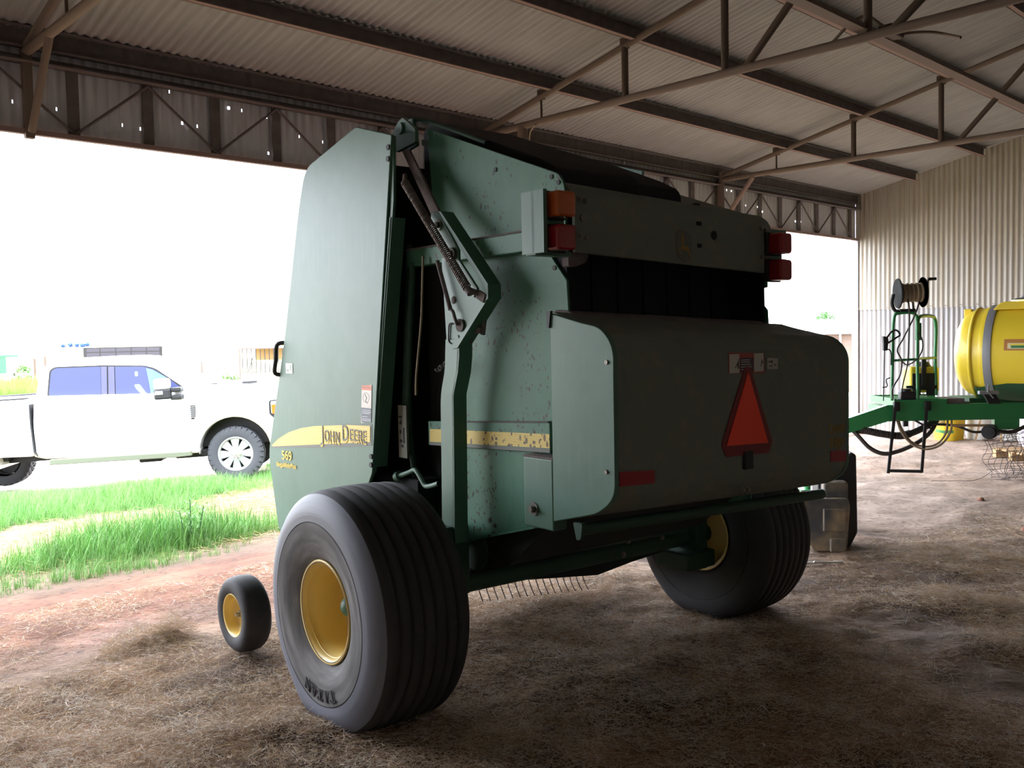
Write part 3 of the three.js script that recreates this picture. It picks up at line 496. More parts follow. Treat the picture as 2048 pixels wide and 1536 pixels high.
each('cover_bolt', [cyl(V(-0.832, 1.17, 1.12), V(-0.82, 1.17, 1.12), 0.009, 0.009, 8), cyl(V(-0.832, 1.6, 1.13), V(-0.82, 1.6, 1.13), 0.009, 0.009, 8), merged(rearBolt(0.02, 1.005, 1.155, 0.008)), merged(rearBolt(-0.02, 1.007, 1.155, 0.008))], M.steel, cover);
{
  const smv = sub('slow_vehicle_triangle', cover, 'orange-red triangle with dark red border');
  mesh('border', plateZ([[-0.012, 1.555], [0.024, 1.554], [0.182, 1.21], [0.158, 1.158], [-0.148, 1.168], [-0.178, 1.222]], 1.166, 1.170, 0.01), M.darkRed, smv);
  mesh('triangle_panel', plateZ([[0.006, 1.531], [0.148, 1.205], [-0.148, 1.216]], 1.170, 1.173), M.fluo, smv);
  mesh('holder', bx(-0.03, 0.03, 1.10, 1.18, 1.164, 1.180, 0.004), M.black, smv);
  const t = canvasTex(256, 128, (c, w, h) => { c.fillStyle = '#a03a30'; c.fillRect(0, 0, w, h); c.fillStyle = '#b8b4a8'; c.fillRect(6, 10, 70, 108); c.fillRect(180, 10, 70, 108); c.fillStyle = '#3a2c30'; c.fillRect(80, 34, 96, 84); c.fillStyle = '#c4c0b8'; for (const y of [44, 56, 70, 84, 98]) c.fillRect(88, y, 78 - (y % 3) * 8, 4); c.strokeStyle = '#222'; c.lineWidth = 5; c.beginPath(); c.moveTo(48, 90); c.lineTo(64, 60); c.lineTo(66, 92); c.moveTo(70, 40); c.lineTo(70, 96); c.moveTo(232, 88); c.lineTo(238, 52); c.lineTo(246, 70); c.stroke(); });
  mesh('warning_sticker', decal([[-0.126, 1.529], [0.13, 1.522], [0.13, 1.612], [-0.126, 1.62]], 1.167, 'z+'), std({ map: t, roughness: 0.5 }), cover, { keepUV: true });
  const t2 = canvasTex(64, 40, (c, w, h) => { c.fillStyle = '#a8a49a'; c.fillRect(0, 0, w, h); c.fillStyle = '#55504a'; c.fillRect(8, 10, 18, 6); c.fillRect(26, 8, 6, 12); c.fillRect(40, 22, 14, 5); c.fillRect(10, 26, 22, 4); });
  mesh('small_sticker', decal([[0.152, 1.54], [0.232, 1.535], [0.232, 1.585], [0.152, 1.59]], 1.167, 'z+'), std({ map: t2, roughness: 0.5 }), cover, { keepUV: true });
  mesh('reflector', plateZ([[-0.802, 1.115], [-0.602, 1.105], [-0.602, 1.158], [-0.802, 1.172]], 1.165, 1.168, 0.004), M.reflector, cover); mesh('reflector', plateZ([[0.66, 1.065], [0.80, 1.058], [0.80, 1.112], [0.66, 1.12]], 1.165, 1.168, 0.004), M.reflector, cover);
  mesh('cover_lettering', [text('Cover', 0.05, 0.0012, font, 0.8).translate(0.640, 1.205, 1.166), text('Edge', 0.05, 0.0012, font, 0.8).translate(0.655, 1.137, 1.166)], std({ color: rgb(150, 122, 58), roughness: 0.7 }), cover);
}
mesh('gate_roller', [skew(merged([cyl(V(-0.82, 0.915, 0.95), V(0.92, 0.915, 0.95), 0.026, 0.026, 14), plateX([[0.93, 0.945, 0.01], [0.985, 0.945, 0.01], [0.975, 0.88, 0.02], [0.95, 0.87, 0.02]], -0.835, -0.815)]))], M.deepGreen, baler);

// latch arm, post, spring and the small gear between shield and gate
const arm = sub('gate_arm', baler);
mesh('upper_link', plateX([[-0.32, 2.66, 0.02], [-0.26, 2.66, 0.02], [0.035, 2.27, 0.01], [-0.025, 2.25, 0.01]], -0.825, -0.812), M.rust, arm);
mesh('arm_channel', [plateX([[-0.03, 2.315, 0.01], [0.032, 2.305, 0.01], [0.19, 2.115], [0.19, 2.07], [0.33, 1.93], [0.30, 1.89], [0.125, 2.08], [-0.04, 2.25]], -0.85, -0.838, 0, 0.002), plateX([[0.03, 2.31], [0.048, 2.31], [0.408, 1.945], [0.408, 1.88], [0.39, 1.87], [0.385, 1.93], [0.30, 2.02]], -0.85, -0.775)], M.green, arm);
mesh('gusset', [plateX([[0.03, 2.095, 0.02], [0.125, 2.08, 0.01], [0.33, 1.90], [0.385, 1.885, 0.01], [0.12, 1.665, 0.01], [0.06, 1.655, 0.01]], -0.838, -0.828, 0, 0.002), plateX([[0.39, 1.90], [0.41, 1.885], [0.16, 1.66], [0.115, 1.655], [0.38, 1.875]], -0.848, -0.775)], M.green, arm);
mesh('post', [plateX([[0.055, 1.70], [0.165, 1.70], [0.163, 1.62], [0.148, 1.545, 0.03], [0.109, 1.436, 0.05], [0.095, 0.72], [-0.012, 0.72], [-0.006, 1.0], [0.002, 1.43, 0.05], [0.043, 1.554, 0.03]], -0.842, -0.832, 0, 0.002), plateX([[0.157, 1.72], [0.167, 1.70], [0.165, 1.62], [0.150, 1.54], [0.111, 1.436], [0.097, 0.72], [0.085, 0.72], [0.1, 1.44], [0.14, 1.55]], -0.842, -0.765)], M.green, arm);
each('arm_bolt', [merged(hexBolt(-0.852, 2.245, 0.035, 0.016, 0.02)), merged([...hexBolt(-0.852, 2.10, 0.145, 0.016, 0.02), cyl(V(-0.865, 2.10, 0.145), V(-0.85, 2.10, 0.145), 0.03, 0.03, 16)])], M.steel, arm);
{
  const a = V(-0.885, 2.478, -0.205), b = V(-0.885, 1.93, 0.302), d = b.clone().sub(a), L = d.length(), e = d.clone().normalize(), n1 = V(1, 0, 0), n2 = e.clone().cross(n1), pts = [], turns = 62;
  for (let i = 0; i <= turns * 9; i++) { const t = i / (turns * 9), q = t * turns * 2 * Math.PI; pts.push(a.clone().addScaledVector(d, t).addScaledVector(n1, 0.019 * Math.cos(q)).addScaledVector(n2, 0.019 * Math.sin(q))); }
  const sp = mesh('coil_spring', new THREE.TubeGeometry(new THREE.CatmullRomCurve3(pts), pts.length, 0.0036, 6), M.springSteel, arm);
  each('spring_hook', [cyl(V(-0.885, 1.925, 0.305), V(-0.85, 1.905, 0.335), 0.014, 0.014, 10), cyl(V(-0.885, 1.93, 0.30), V(-0.885, 1.905, 0.325), 0.017, 0.017, 12), cyl(V(-0.885, 2.476, -0.203), V(-0.86, 2.52, -0.24), 0.012, 0.012, 8), bar(V(-0.85, 1.905, 0.33), V(-0.85, 1.88, 0.385), 0.012, 0.04)], M.rust, arm);
}
mesh('strut_rod', [cyl(V(-0.865, 2.075, 0.035), V(-0.865, 1.84, 0.135), 0.011, 0.011, 10), tube([V(-0.865, 1.845, 0.13), V(-0.865, 1.83, 0.155), V(-0.862, 1.80, 0.165), V(-0.855, 1.765, 0.175)], 0.008, 12, 7)], M.rust, arm);
each('rust_patch', [cyl(V(-0.848, 1.765, 0.18), V(-0.84, 1.765, 0.18), 0.032, 0.028, 9), cyl(V(-0.842, 1.885, 0.125), V(-0.839, 1.885, 0.125), 0.014, 0.02, 7)], M.rust, arm);
mesh('slot_rim', tube([V(-0.843, 1.775, 0.115), V(-0.843, 1.775, 0.095), V(-0.843, 1.735, 0.085), V(-0.843, 1.69, 0.087), V(-0.843, 1.68, 0.105)], 0.004, 16, 5), M.black, arm);
for (let i = 0; i < 5; i++) { const g = new THREE.TorusGeometry(0.016, 0.0045, 6, 12); g.rotateY(i % 2 ? 0 : Math.PI / 2).rotateX(0.6); mesh('chain_link', g.translate(-0.79, 1.80 - i * 0.026, 0.27 - i * 0.022), M.rust, arm); }
mesh('latch_lever', [bar(V(-0.80, 1.87, 0.30), V(-0.78, 1.79, 0.285), 0.02, 0.03), cyl(V(-0.78, 1.79, 0.285), V(-0.78, 1.72, 0.27), 0.012, 0.012, 8), box(0.03, 0.03, 0.05, -0.79, 1.74, 0.26, 0.006)], M.rust, arm);
for (let i = 0; i < 6; i++) { const g = new THREE.TorusGeometry(0.012, 0.0035, 6, 10); g.rotateY(i % 2 ? 0 : Math.PI / 2).rotateX(-1.0); mesh('chain_link', g.translate(-0.80, 1.60 - i * 0.010, 0.03 - i * 0.022), M.rust, arm); }
mesh('crank_handle', [tube([V(-0.82, 0.985, -0.45), V(-0.82, 1.02, -0.33), V(-0.82, 1.036, -0.275), V(-0.82, 1.0, -0.225), V(-0.82, 0.965, -0.185), V(-0.82, 0.972, -0.13), V(-0.82, 0.991, -0.065)], 0.0125, 30, 9), cyl(V(-0.82, 0.981, -0.455), V(-0.82, 0.993, -0.425), 0.026, 0.026, 14)], M.green, baler);

// belly, axle, brackets
mesh('belly_pan', [plateZ([[-0.70, 0.70], [-0.70, 0.485], [-0.2, 0.42], [0.174, 0.372], [0.45, 0.40], [0.62, 0.41], [0.85, 0.43], [0.85, 0.8], [0.3, 0.88]], -0.25, 0.02), plateX([[-0.3, 0.85], [0.66, 0.90], [0.3, 0.62], [-0.1, 0.5]], -0.68, 0.72)], M.frameDark, baler);
mesh('axle', [cyl(V(-1.12, 0.5, 0), V(1.12, 0.47, 0), 0.055, 0.055, 16), bx(-0.95, -0.75, 0.46, 0.8, -0.09, 0.09, 0.01), bx(0.93, 1.03, 0.28, 0.82, -0.10, 0.10, 0.01), bx(0.80, 1.05, 0.30, 0.40, -0.12, 0.14, 0.01)], M.deepGreen, baler);
mesh('rear_frame_roll', cyl(V(-0.70, 0.66, 0.05), V(0.85, 0.62, 0.05), 0.10, 0.10, 20), M.deepGreen, baler);
each('bracket_bolt', [[0.34, 0.55], [0.30, 0.48], [0.5, 0.62], [0.62, 0.53]].map(([x, y]) => merged(rearBolt(x, y, 0.1, 0.011))), M.steel, baler);
for (let i = 0; i < 16; i++) { const x = -0.13 + i * 0.058; const t = mesh('pickup_tine', tube([V(x, 0.27 - i * 0.008, -0.72), V(x + 0.01, 0.2 - i * 0.008, -0.70), V(x + 0.028, 0.125 - i * 0.006, -0.685)], 0.0035, 8, 5), M.rust, baler); }
mesh('pickup_reel', [cyl(V(-1.15, 0.40, -1.0), V(1.15, 0.34, -1.0), 0.14, 0.14, 20), bx(-0.6, 0.6, 0.45, 0.7, -1.4, -0.5, 0.02), cyl(V(-0.5, 0.34, -0.76), V(0.8, 0.26, -0.76), 0.06, 0.06, 14)], M.frameDark, baler);

// wheels
const tyreProf = [[0.222, -0.17], [0.228, -0.196], [0.25, -0.212], [0.30, -0.232], [0.345, -0.242], [0.398, -0.2445], [0.401, -0.2405], [0.404, -0.2405], [0.407, -0.2445], [0.45, -0.240], [0.487, -0.226], [0.510, -0.208], [0.522, -0.196], [0.529, -0.178]];
const groove = (x, r) => [[r, x - 0.012], [r - 0.018, x - 0.005], [r - 0.018, x + 0.005], [r, x + 0.012]];
const treadR = (x) => 0.538 - 0.28 * x * x;
const half = [...[-0.140, -0.085, -0.028].flatMap((x) => groove(x, treadR(x)))];
const fullProf = [...tyreProf, ...half, ...half.map(([r, x]) => [r, -x]).reverse(), ...tyreProf.map(([r, x]) => [r, -x]).reverse()];
function balerWheel(name, pos, outer, label) {
  const w = sub(name, baler, label); w.position.copy(pos); if (outer > 0) w.rotation.y = Math.PI;
  const flat = (g) => { const p = g.attributes.position; for (let i = 0; i < p.count; i++) { const y = p.getY(i), lim = -0.498; if (y < lim) { p.setY(i, lim); } else if (y < -0.36) { const x = p.getX(i); p.setX(i, x * (1 + 0.06 * sstep(-0.36, -0.48, y))); } } g.computeVertexNormals(); return g; };
  const t = new THREE.Mesh(flat(lathe(fullProf, 96)), M.rubber); t.name = 'tyre'; t.castShadow = t.receiveShadow = true; w.add(t);
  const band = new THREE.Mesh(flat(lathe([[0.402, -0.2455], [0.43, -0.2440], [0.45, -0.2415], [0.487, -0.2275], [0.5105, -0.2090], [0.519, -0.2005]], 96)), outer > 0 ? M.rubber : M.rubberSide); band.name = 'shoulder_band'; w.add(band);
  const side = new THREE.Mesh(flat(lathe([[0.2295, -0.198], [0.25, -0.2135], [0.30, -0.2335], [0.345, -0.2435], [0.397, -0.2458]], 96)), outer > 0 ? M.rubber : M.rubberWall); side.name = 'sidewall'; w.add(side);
  mesh('rim', [lathe([[0.200, -0.185], [0.222, -0.192], [0.231, -0.204], [0.226, -0.212], [0.214, -0.206], [0.205, -0.190], [0.200, -0.165], [0.186, -0.150], [0.184, -0.04], [0.176, -0.012], [0.13, 0.004], [0.05, 0.008], [0.0, 0.008], [0.0, 0.016], [0.13, 0.014], [0.19, 0.0], [0.195, 0.12], [0.205, 0.19], [0.228, 0.204], [0.226, 0.212], [0.218, 0.21], [0.20, 0.19]], 64)], M.rimYellow, w);
  each('rim_rust', [lathe([[0.2165, -0.2095], [0.2185, -0.2105], [0.2205, -0.2105]], 64), bar(V(0.004, 0.02, 0.09), V(0.004, -0.01, 0.13), 0.004, 0.016), bar(V(0.004, -0.004, 0.10), V(0.004, 0.03, 0.125), 0.004, 0.01)], M.rust, w);
  each('wheel_nut', Array.from({ length: 6 }, (_, i) => { const a = i / 6 * 2 * Math.PI; return cyl(V(0.008, 0.085 * Math.cos(a), 0.085 * Math.sin(a)), V(-0.014, 0.085 * Math.cos(a), 0.085 * Math.sin(a)), 0.012, 0.012, 6); }), M.rimYellow, w);
  mesh('hub', lathe([[0.0, -0.122], [0.02, -0.119], [0.036, -0.108], [0.045, -0.09], [0.047, -0.065], [0.05, 0.01]], 28), M.green, w, { label: 'pale green hub cap' });
  return w;
}
const wNear = balerWheel('wheel', V(-1.28, 0.498, 0), -1, 'near left wheel with wide ribbed tyre');
const wFar = balerWheel('wheel', V(1.28, 0.468, 0), 1, 'far right wheel in the shade'); wFar.rotation.y = Math.PI - 0.02; wNear.scale.setScalar(1.015);
{ // moulded lettering round the lower sidewall
  const gs = [], word = (s, a0, r, size, f, step) => { [...s].forEach((ch, i) => { if (ch === ' ') return; const g = text(ch, size, 0.004, f); g.translate(-g.boundingBox.max.x / 2, 0, 0); const a = a0 + i * step; g.rotateY(-Math.PI / 2); const m = new THREE.Matrix4().makeRotationX(a); g.translate(0, r, 0).applyMatrix4(m); const xx = -0.2345 - 0.011 * clamp((r - 0.30) / 0.05); g.translate(xx - 0.007, 0, 0); gs.push(g); }); };
  word('TITAN', Math.PI - 0.38, 0.328, 0.052, serif, 0.165);   // tops outwards, reading clockwise
  mesh('lettering', gs, M.rubber, wNear);
}
// small gauge wheel of the pickup
{
  const w = sub('gauge_wheel', baler, 'small smooth-tyred gauge wheel'); w.position.set(-1.42, 0.235, -1.09); w.rotation.y = 0.04;
  mesh('tyre', lathe([[0.112, -0.055], [0.118, -0.068], [0.15, -0.078], [0.178, -0.074], [0.192, -0.062], [0.202, -0.045], [0.207, 0.0], [0.202, 0.045], [0.192, 0.062], [0.178, 0.074], [0.15, 0.078], [0.118, 0.068], [0.112, 0.055]], 64), M.rubber, w);
  mesh('rim', lathe([[0.108, -0.058], [0.118, -0.064], [0.116, -0.069], [0.106, -0.062], [0.10, -0.035], [0.096, -0.005], [0.06, 0.002], [0.02, 0.0], [0.0, 0.0], [0.0, 0.006], [0.06, 0.008], [0.1, 0.0], [0.106, 0.06], [0.116, 0.066]], 48), M.rimYellow, w);
  mesh('hub', [cyl(V(0, 0, 0), V(-0.03, 0, 0), 0.02, 0.018, 14), cyl(V(-0.03, 0, 0), V(-0.05, 0, 0), 0.011, 0.011, 6)], M.steel, w);
  mesh('arm', [cyl(V(0, 0, 0), V(0.1, 0, 0.0), 0.014, 0.014, 10), bar(V(0.09, 0, 0.02), V(0.12, 0.06, -0.45), 0.03, 0.05)], M.deepGreen, w);
}
// ---------------------------------------------------------------- trailed sprayer by the right wall
{
  const s = thing('sprayer', 'green framed trailed sprayer with a round yellow tank, platform and hose reel', 'sprayer', [9.62, groundY(9.62, -3.91), -3.91], -R(43.656));
  s.position.y = 0;
  const gy = groundY(9.62, -3.91);
  mesh('frame_rail', [bx(-0.385, 3.2, 0.765, 0.935, -0.08, 0, 0.006), plateZ([[-0.385, 0.765], [-0.385, 0.935], [-1.25, 0.66], [-1.25, 0.52]], -0.08, 0, 0.004)], M.sprayGreen, s); mesh('frame_rail', bx(0.3, 3.2, 0.765, 0.935, -0.83, -0.75, 0.006), M.sprayGreen, s);
  mesh('crossmember', [bx(-0.3, -0.2, 0.78, 0.90, -0.74, -0.05), bx(0.6, 0.7, 0.78, 0.90, -0.74, -0.05), bx(1.7, 1.8, 0.78, 0.90, -0.74, -0.05), bx(-1.3, -1.2, 0.53, 0.65, -0.4, 0.0)], M.sprayGreen, s);
  mesh('jack_stand', [cyl(V(-1.1, 0.01, -0.37), V(-1.1, 0.6, -0.37), 0.035, 0.035, 12), bx(-1.2, -1.0, 0.0, 0.02, -0.47, -0.27)], M.sprayGreen, s);
  for (const z of [0.05, -0.95]) { const w = sub('wheel', s); w.position.set(2.1, 0.43 + gy, z); w.rotation.y = Math.PI / 2; mesh('tyre', lathe([[0.24, -0.11], [0.3, -0.13], [0.38, -0.13], [0.42, -0.1], [0.43, 0], [0.42, 0.1], [0.38, 0.13], [0.3, 0.13], [0.24, 0.11]], 40), M.rubber, w); mesh('rim', lathe([[0.24, -0.11], [0.2, -0.05], [0.05, 0.0], [0, 0], [0, 0.01], [0.2, 0.02], [0.24, 0.11]], 32), M.sprayYellow, w); }
  mesh('axle', cyl(V(2.1, 0.43 + gy, -0.95), V(2.1, 0.43 + gy, 0.05), 0.04, 0.04, 12), M.sprayGreen, s); mesh('axle_hanger', [bx(2.05, 2.15, 0.45, 0.8, -0.5, -0.4), bx(2.0, 2.2, 0.7, 0.78, -0.75, 0.0)], M.sprayGreen, s);
  mesh('lower_bracket', bx(0.72, 0.98, 0.66, 0.77, -0.06, 0.005, 0.004), M.sprayGreen, s);
  // platform of bars
  mesh('platform_edge', [bx(-0.315, 0.235, 0.925, 0.985, -0.01, 0.0), bx(-0.315, -0.30, 0.925, 1.0, -0.62, 0), bx(0.22, 0.235, 0.925, 0.99, -0.62, 0), bx(-0.315, 0.39, 0.945, 1.0, -0.64, -0.62)], M.sprayGreen, s);
  for (let i = 0; i < 8; i++) mesh('platform_slat', bx(-0.30, 0.235, 0.972, 0.99, -0.60 + i * 0.075, -0.56 + i * 0.075), M.sprayGreen, s);
  // hoops of the handrail
  mesh('handrail', [tube([V(-0.335, 0.98, -0.02), V(-0.325, 1.5, -0.02), V(-0.318, 1.80, -0.02), V(-0.30, 1.87, -0.02), V(-0.25, 1.885, -0.02), V(-0.13, 1.885, -0.02), V(-0.09, 1.87, -0.02), V(-0.075, 1.80, -0.02), V(-0.07, 1.4, -0.02), V(-0.065, 0.99, -0.02)], 0.017, 60, 8), cyl(V(-0.325, 1.395, -0.02), V(-0.07, 1.405, -0.02), 0.013, 0.013, 8)], M.sprayGreen, s);
  mesh('handrail', [tube([V(-0.06, 1.60, -0.04), V(-0.055, 1.78, -0.05), V(-0.03, 1.835, -0.08), V(0.02, 1.85, -0.12), V(0.2, 1.85, -0.3), V(0.26, 1.83, -0.36), V(0.285, 1.76, -0.38), V(0.29, 1.4, -0.4), V(0.30, 1.0, -0.4)], 0.019, 60, 8), tube([V(-0.06, 1.41, -0.05), V(0.1, 1.405, -0.25), V(0.28, 1.405, -0.38)], 0.014, 12, 8)], M.sprayGreen, s);
  mesh('handrail_plate', bx(-0.09, -0.025, 1.60, 1.78, -0.035, -0.025, 0.004), M.sprayGreen, s);
  // ladder
  for (const [x0, x1] of [[-0.315, -0.405], [0.008, -0.06]]) mesh('ladder_rail', [bar(V(x0, 0.97, 0.035), V(x1, 0.235, 0.06), 0.014, 0.03), bx(x0 - 0.02, x0 + 0.045, 0.87, 0.97, 0.0, 0.035, 0.006)], M.black, s);
  mesh('ladder_rung', bar(V(-0.40, 0.262, 0.06), V(-0.06, 0.248, 0.06), 0.03, 0.03), M.black, s);
  // hose reel on top of the front hoop
  const reel = sub('hose_reel', s, 'black hose reel wound with grey hose');
  const A0 = V(-0.30, 2.085, -0.02), ax = V(0.99, 0.03, 0.10).normalize(), q = new THREE.Quaternion().setFromUnitVectors(V(1, 0, 0), ax);
  const put = (g, d) => g.applyQuaternion(q).translate(A0.x + ax.x * d, A0.y + ax.y * d, A0.z + ax.z * d);
  const dish = () => lathe([[0.0, 0.006], [0.06, 0.006], [0.15, -0.004], [0.155, 0.006], [0.155, 0.012], [0.06, 0.016], [0, 0.016]], 32);
  mesh('reel_disc', put(dish(), 0.02), M.interior, reel); mesh('reel_disc', put(dish().scale(-1, 1, 1), 0.28), M.interior, reel);
  mesh('wound_hose', Array.from({ length: 10 }, (_, i) => put(new THREE.TorusGeometry(0.075 + 0.012 * (i % 2), 0.014, 8, 28).rotateY(Math.PI / 2), 0.05 + i * 0.0225)), M.hoseTan, reel);
  mesh('crank', [put(cyl(V(0.28, 0, 0), V(0.33, 0, 0), 0.014, 0.014, 8), 0), put(bar(V(0.32, 0, 0), V(0.32, 0.13, 0.02), 0.012, 0.02), 0), put(cyl(V(0.32, 0.13, 0.02), V(0.40, 0.13, 0.02), 0.016, 0.016, 10), 0)], M.black, reel);
  mesh('reel_bracket', [tube([V(-0.32, 2.08, -0.02), V(-0.335, 1.98, -0.02), V(-0.30, 1.91, -0.02), V(-0.18, 1.90, -0.03)], 0.018, 16, 7), bx(-0.26, -0.10, 1.895, 1.925, -0.07, 0.01, 0.006), bar(V(-0.1, 1.91, -0.05), V(-0.06, 2.08, -0.18), 0.02, 0.03)], M.black, reel);
  mesh('hanging_hose', [tube([V(-0.2, 2.03, 0.05), V(-0.19, 1.9, 0.06), V(-0.19, 1.6, 0.05), V(-0.20, 1.35, 0.04), V(-0.24, 1.15, 0.03), V(-0.26, 1.0, 0.03)], 0.008, 30, 6), tube([V(-0.06, 2.0, 0.0), V(-0.12, 1.87, 0.04), V(-0.24, 1.62, 0.03), V(-0.30, 1.5, 0.03), V(-0.26, 1.4, 0.04), V(-0.27, 1.25, 0.03), V(-0.35, 1.1, 0.03), V(-0.34, 1.0, 0.02)], 0.008, 40, 6), tube([V(-0.26, 1.41, 0.0), V(-0.2, 1.35, 0.02), V(-0.1, 1.4, 0.02), V(-0.03, 1.5, 0.0), V(-0.03, 1.6, 0), V(-0.07, 1.68, 0)], 0.007, 30, 6)], M.hose, s);
  const gun = sub('spray_gun', s, 'black spray gun hung on the rail');
  mesh('gun_body', [plateZ([[-0.435, 1.50], [-0.395, 1.50], [-0.385, 1.60], [-0.39, 1.64], [-0.44, 1.65], [-0.435, 1.58]], -0.02, 0.02, 0.008), tube([V(-0.39, 1.64, 0), V(-0.35, 1.69, 0), V(-0.30, 1.71, 0), V(-0.26, 1.66, 0.0), V(-0.30, 1.63, 0), V(-0.38, 1.58, 0)], 0.01, 24, 6)], M.black, gun); mesh('gun_lance', [cyl(V(-0.42, 1.5, 0), V(-0.43, 0.98, 0), 0.006, 0.006, 6), tube([V(-0.41, 1.52, 0), V(-0.36, 1.50, 0), V(-0.35, 1.35, 0)], 0.007, 12, 6), tube([V(-0.36, 1.22, 0), V(-0.40, 1.2, 0), V(-0.39, 1.13, 0), V(-0.44, 1.12, 0)], 0.006, 12, 6)], M.black, gun);
  // clean water tank with a black bracket
  const ct = sub('rinse_tank', s, 'small square yellow tank with black bracket');
  mesh('tank_body', [bx(0.02, 0.34, 1.03, 1.31, -0.62, -0.40, 0.03)], M.sprayYellow, ct); mesh('tank_cap', [cyl(V(0.2, 1.3, -0.5), V(0.2, 1.36, -0.5), 0.09, 0.06, 18)], M.black, ct);
  mesh('tank_bracket', [bx(0.135, 0.185, 1.06, 1.41, -0.40, -0.375, 0.004), bx(-0.03, 0.30, 1.07, 1.11, -0.40, -0.375, 0.004), bx(0.04, 0.13, 1.0, 1.24, -0.395, -0.388), bx(0.19, 0.28, 1.0, 1.24, -0.395, -0.388)], M.black, ct);
  // main tank: lying barrel with domed end, raised bands, strap, lid
  const tk = sub('main_tank', s, 'large round yellow tank'); tk.rotation.y = -R(40); tk.position.set(0.5 - 0.5 * Math.cos(R(40)) + 0.52 * Math.sin(R(40)) * 0 + 0.0, 0, 0);
  { const c = Math.cos(R(40)), n = Math.sin(R(40)); const px = 0.52, pz = -0.52; tk.position.set(px - (px * c - pz * n) + 0.31, 0, pz - (px * n + pz * c)); }
  const tp = [[0.0, 0.30], [0.10, 0.303], [0.22, 0.315], [0.32, 0.34], [0.40, 0.385], [0.45, 0.44], [0.475, 0.53], [0.485, 0.60], [0.492, 0.62], [0.50, 0.64], [0.505, 0.70], [0.507, 1.6], [0.505, 2.1], [0.49, 2.3], [0.44, 2.42], [0.3, 2.5], [0, 2.53]];
  mesh('barrel', lathe(tp, 64).translate(0, 1.445, -0.52), M.sprayYellow, tk);
  mesh('lifting_lug', bx(0.36, 0.44, 1.84, 1.925, -0.6, -0.5, 0.01), M.sprayYellow, tk);
  mesh('raised_neck', [plateZ([[0.70, 1.90], [2.0, 1.90], [2.0, 1.985], [0.80, 1.985], [0.76, 1.965]], -0.78, -0.26, 0.02, 0.008), cyl(V(1.25, 1.98, -0.52), V(1.25, 2.0, -0.52), 0.42, 0.42, 40)], M.sprayYellow, tk);
  mesh('tank_lid', [cyl(V(1.25, 2.0, -0.52), V(1.25, 2.02, -0.52), 0.40, 0.38, 40), cyl(V(1.25, 2.02, -0.52), V(1.25, 2.06, -0.52), 0.33, 0.31, 40)], M.black, tk);
  const ring = (x0, x1, r, a0, a1, m, nm, par) => { const g = new THREE.CylinderGeometry(r, r, x1 - x0, 40, 1, true, a0, a1 - a0).rotateZ(-Math.PI / 2).translate((x0 + x1) / 2, 1.445, -0.52); const h = new THREE.CylinderGeometry(r + 0.006, r + 0.006, x1 - x0, 40, 1, true, a0, a1 - a0).rotateZ(-Math.PI / 2).translate((x0 + x1) / 2, 1.445, -0.52); return mesh(nm, [g, h], m, par); };
  const st = mesh('strap', lathe([[0.509, 0.66], [0.515, 0.66], [0.515, 0.735], [0.509, 0.735]], 64).translate(0, 1.445, -0.52), M.strap, tk);
  mesh('tank_band', [lathe([[0.478, 0.505], [0.494, 0.515], [0.494, 0.535], [0.484, 0.545]], 64)].map((g) => g.translate(0, 1.445, -0.52)), M.sprayYellow, tk);
  // green cradle under the tank
  { const N = 20, P = [], I = []; for (let j = 0; j <= 6; j++) for (let i = 0; i <= N; i++) { const a = -0.93 + 1.86 * i / N, x = 0.545 + (j ? 1.5 * (j - 1) / 5 + 0.03 : 0), r = j ? 0.512 : 0.49, e = j < 2 ? 0.86 : 1; P.push(x, 1.445 - r * Math.cos(a * e), -0.52 + r * Math.sin(a * e)); }
    for (let j = 0; j < 6; j++) for (let i = 0; i < N; i++) { const a = j * (N + 1) + i; I.push(a, a + 1, a + N + 2, a, a + N + 2, a + N + 1); }
    const g = new THREE.BufferGeometry(); g.setAttribute('position', new THREE.Float32BufferAttribute(P, 3)); g.setIndex(I); g.computeVertexNormals(); mesh('cradle_shell', g, M.tankGreen, tk); }
  mesh('cradle', [bx(0.6, 2.2, 0.90, 0.97, -0.75, -0.28)], M.tankGreen, s);
  mesh('strap_foot', [plateZ([[0.60, 1.03], [0.72, 1.03], [0.78, 0.93], [0.655, 0.93]], -0.01, 0.02, 0.004)], M.black, s);
  mesh('strap_clamp', [bx(0.55, 0.75, 1.03, 1.065, -0.015, 0.03, 0.004), bar(V(0.655, 1.12, 0.0), V(0.64, 1.04, 0.02), 0.012, 0.07), cyl(V(0.65, 1.04, 0.03), V(0.69, 0.99, 0.035), 0.007, 0.007, 6)], M.strap, s);
  mesh('chassis_step', [bx(0.235, 0.42, 0.935, 0.99, -0.3, -0.02), bx(0.25, 0.5, 0.93, 0.95, -0.2, -0.03)], M.rust, s);
  { const t = canvasTex(256, 64, (c, w, h) => { c.fillStyle = '#b4783c'; c.fillRect(0, 0, w, h); c.fillStyle = '#d8d2a8'; c.fillRect(8, 22, w, 32); c.fillStyle = '#e0cc4a'; c.fillRect(14, 26, w, 10); c.fillStyle = '#2f7a46'; c.fillRect(16, 36, w, 14); });
    const g = new THREE.CylinderGeometry(0.5095, 0.5095, 0.9, 24, 1, true, Math.PI * 0.5 + 0.03, 0.25); g.rotateZ(Math.PI / 2); const u = g.attributes.uv; for (let i = 0; i < u.count; i++) u.setXY(i, u.getY(i), u.getX(i)); g.rotateX(-0.08);
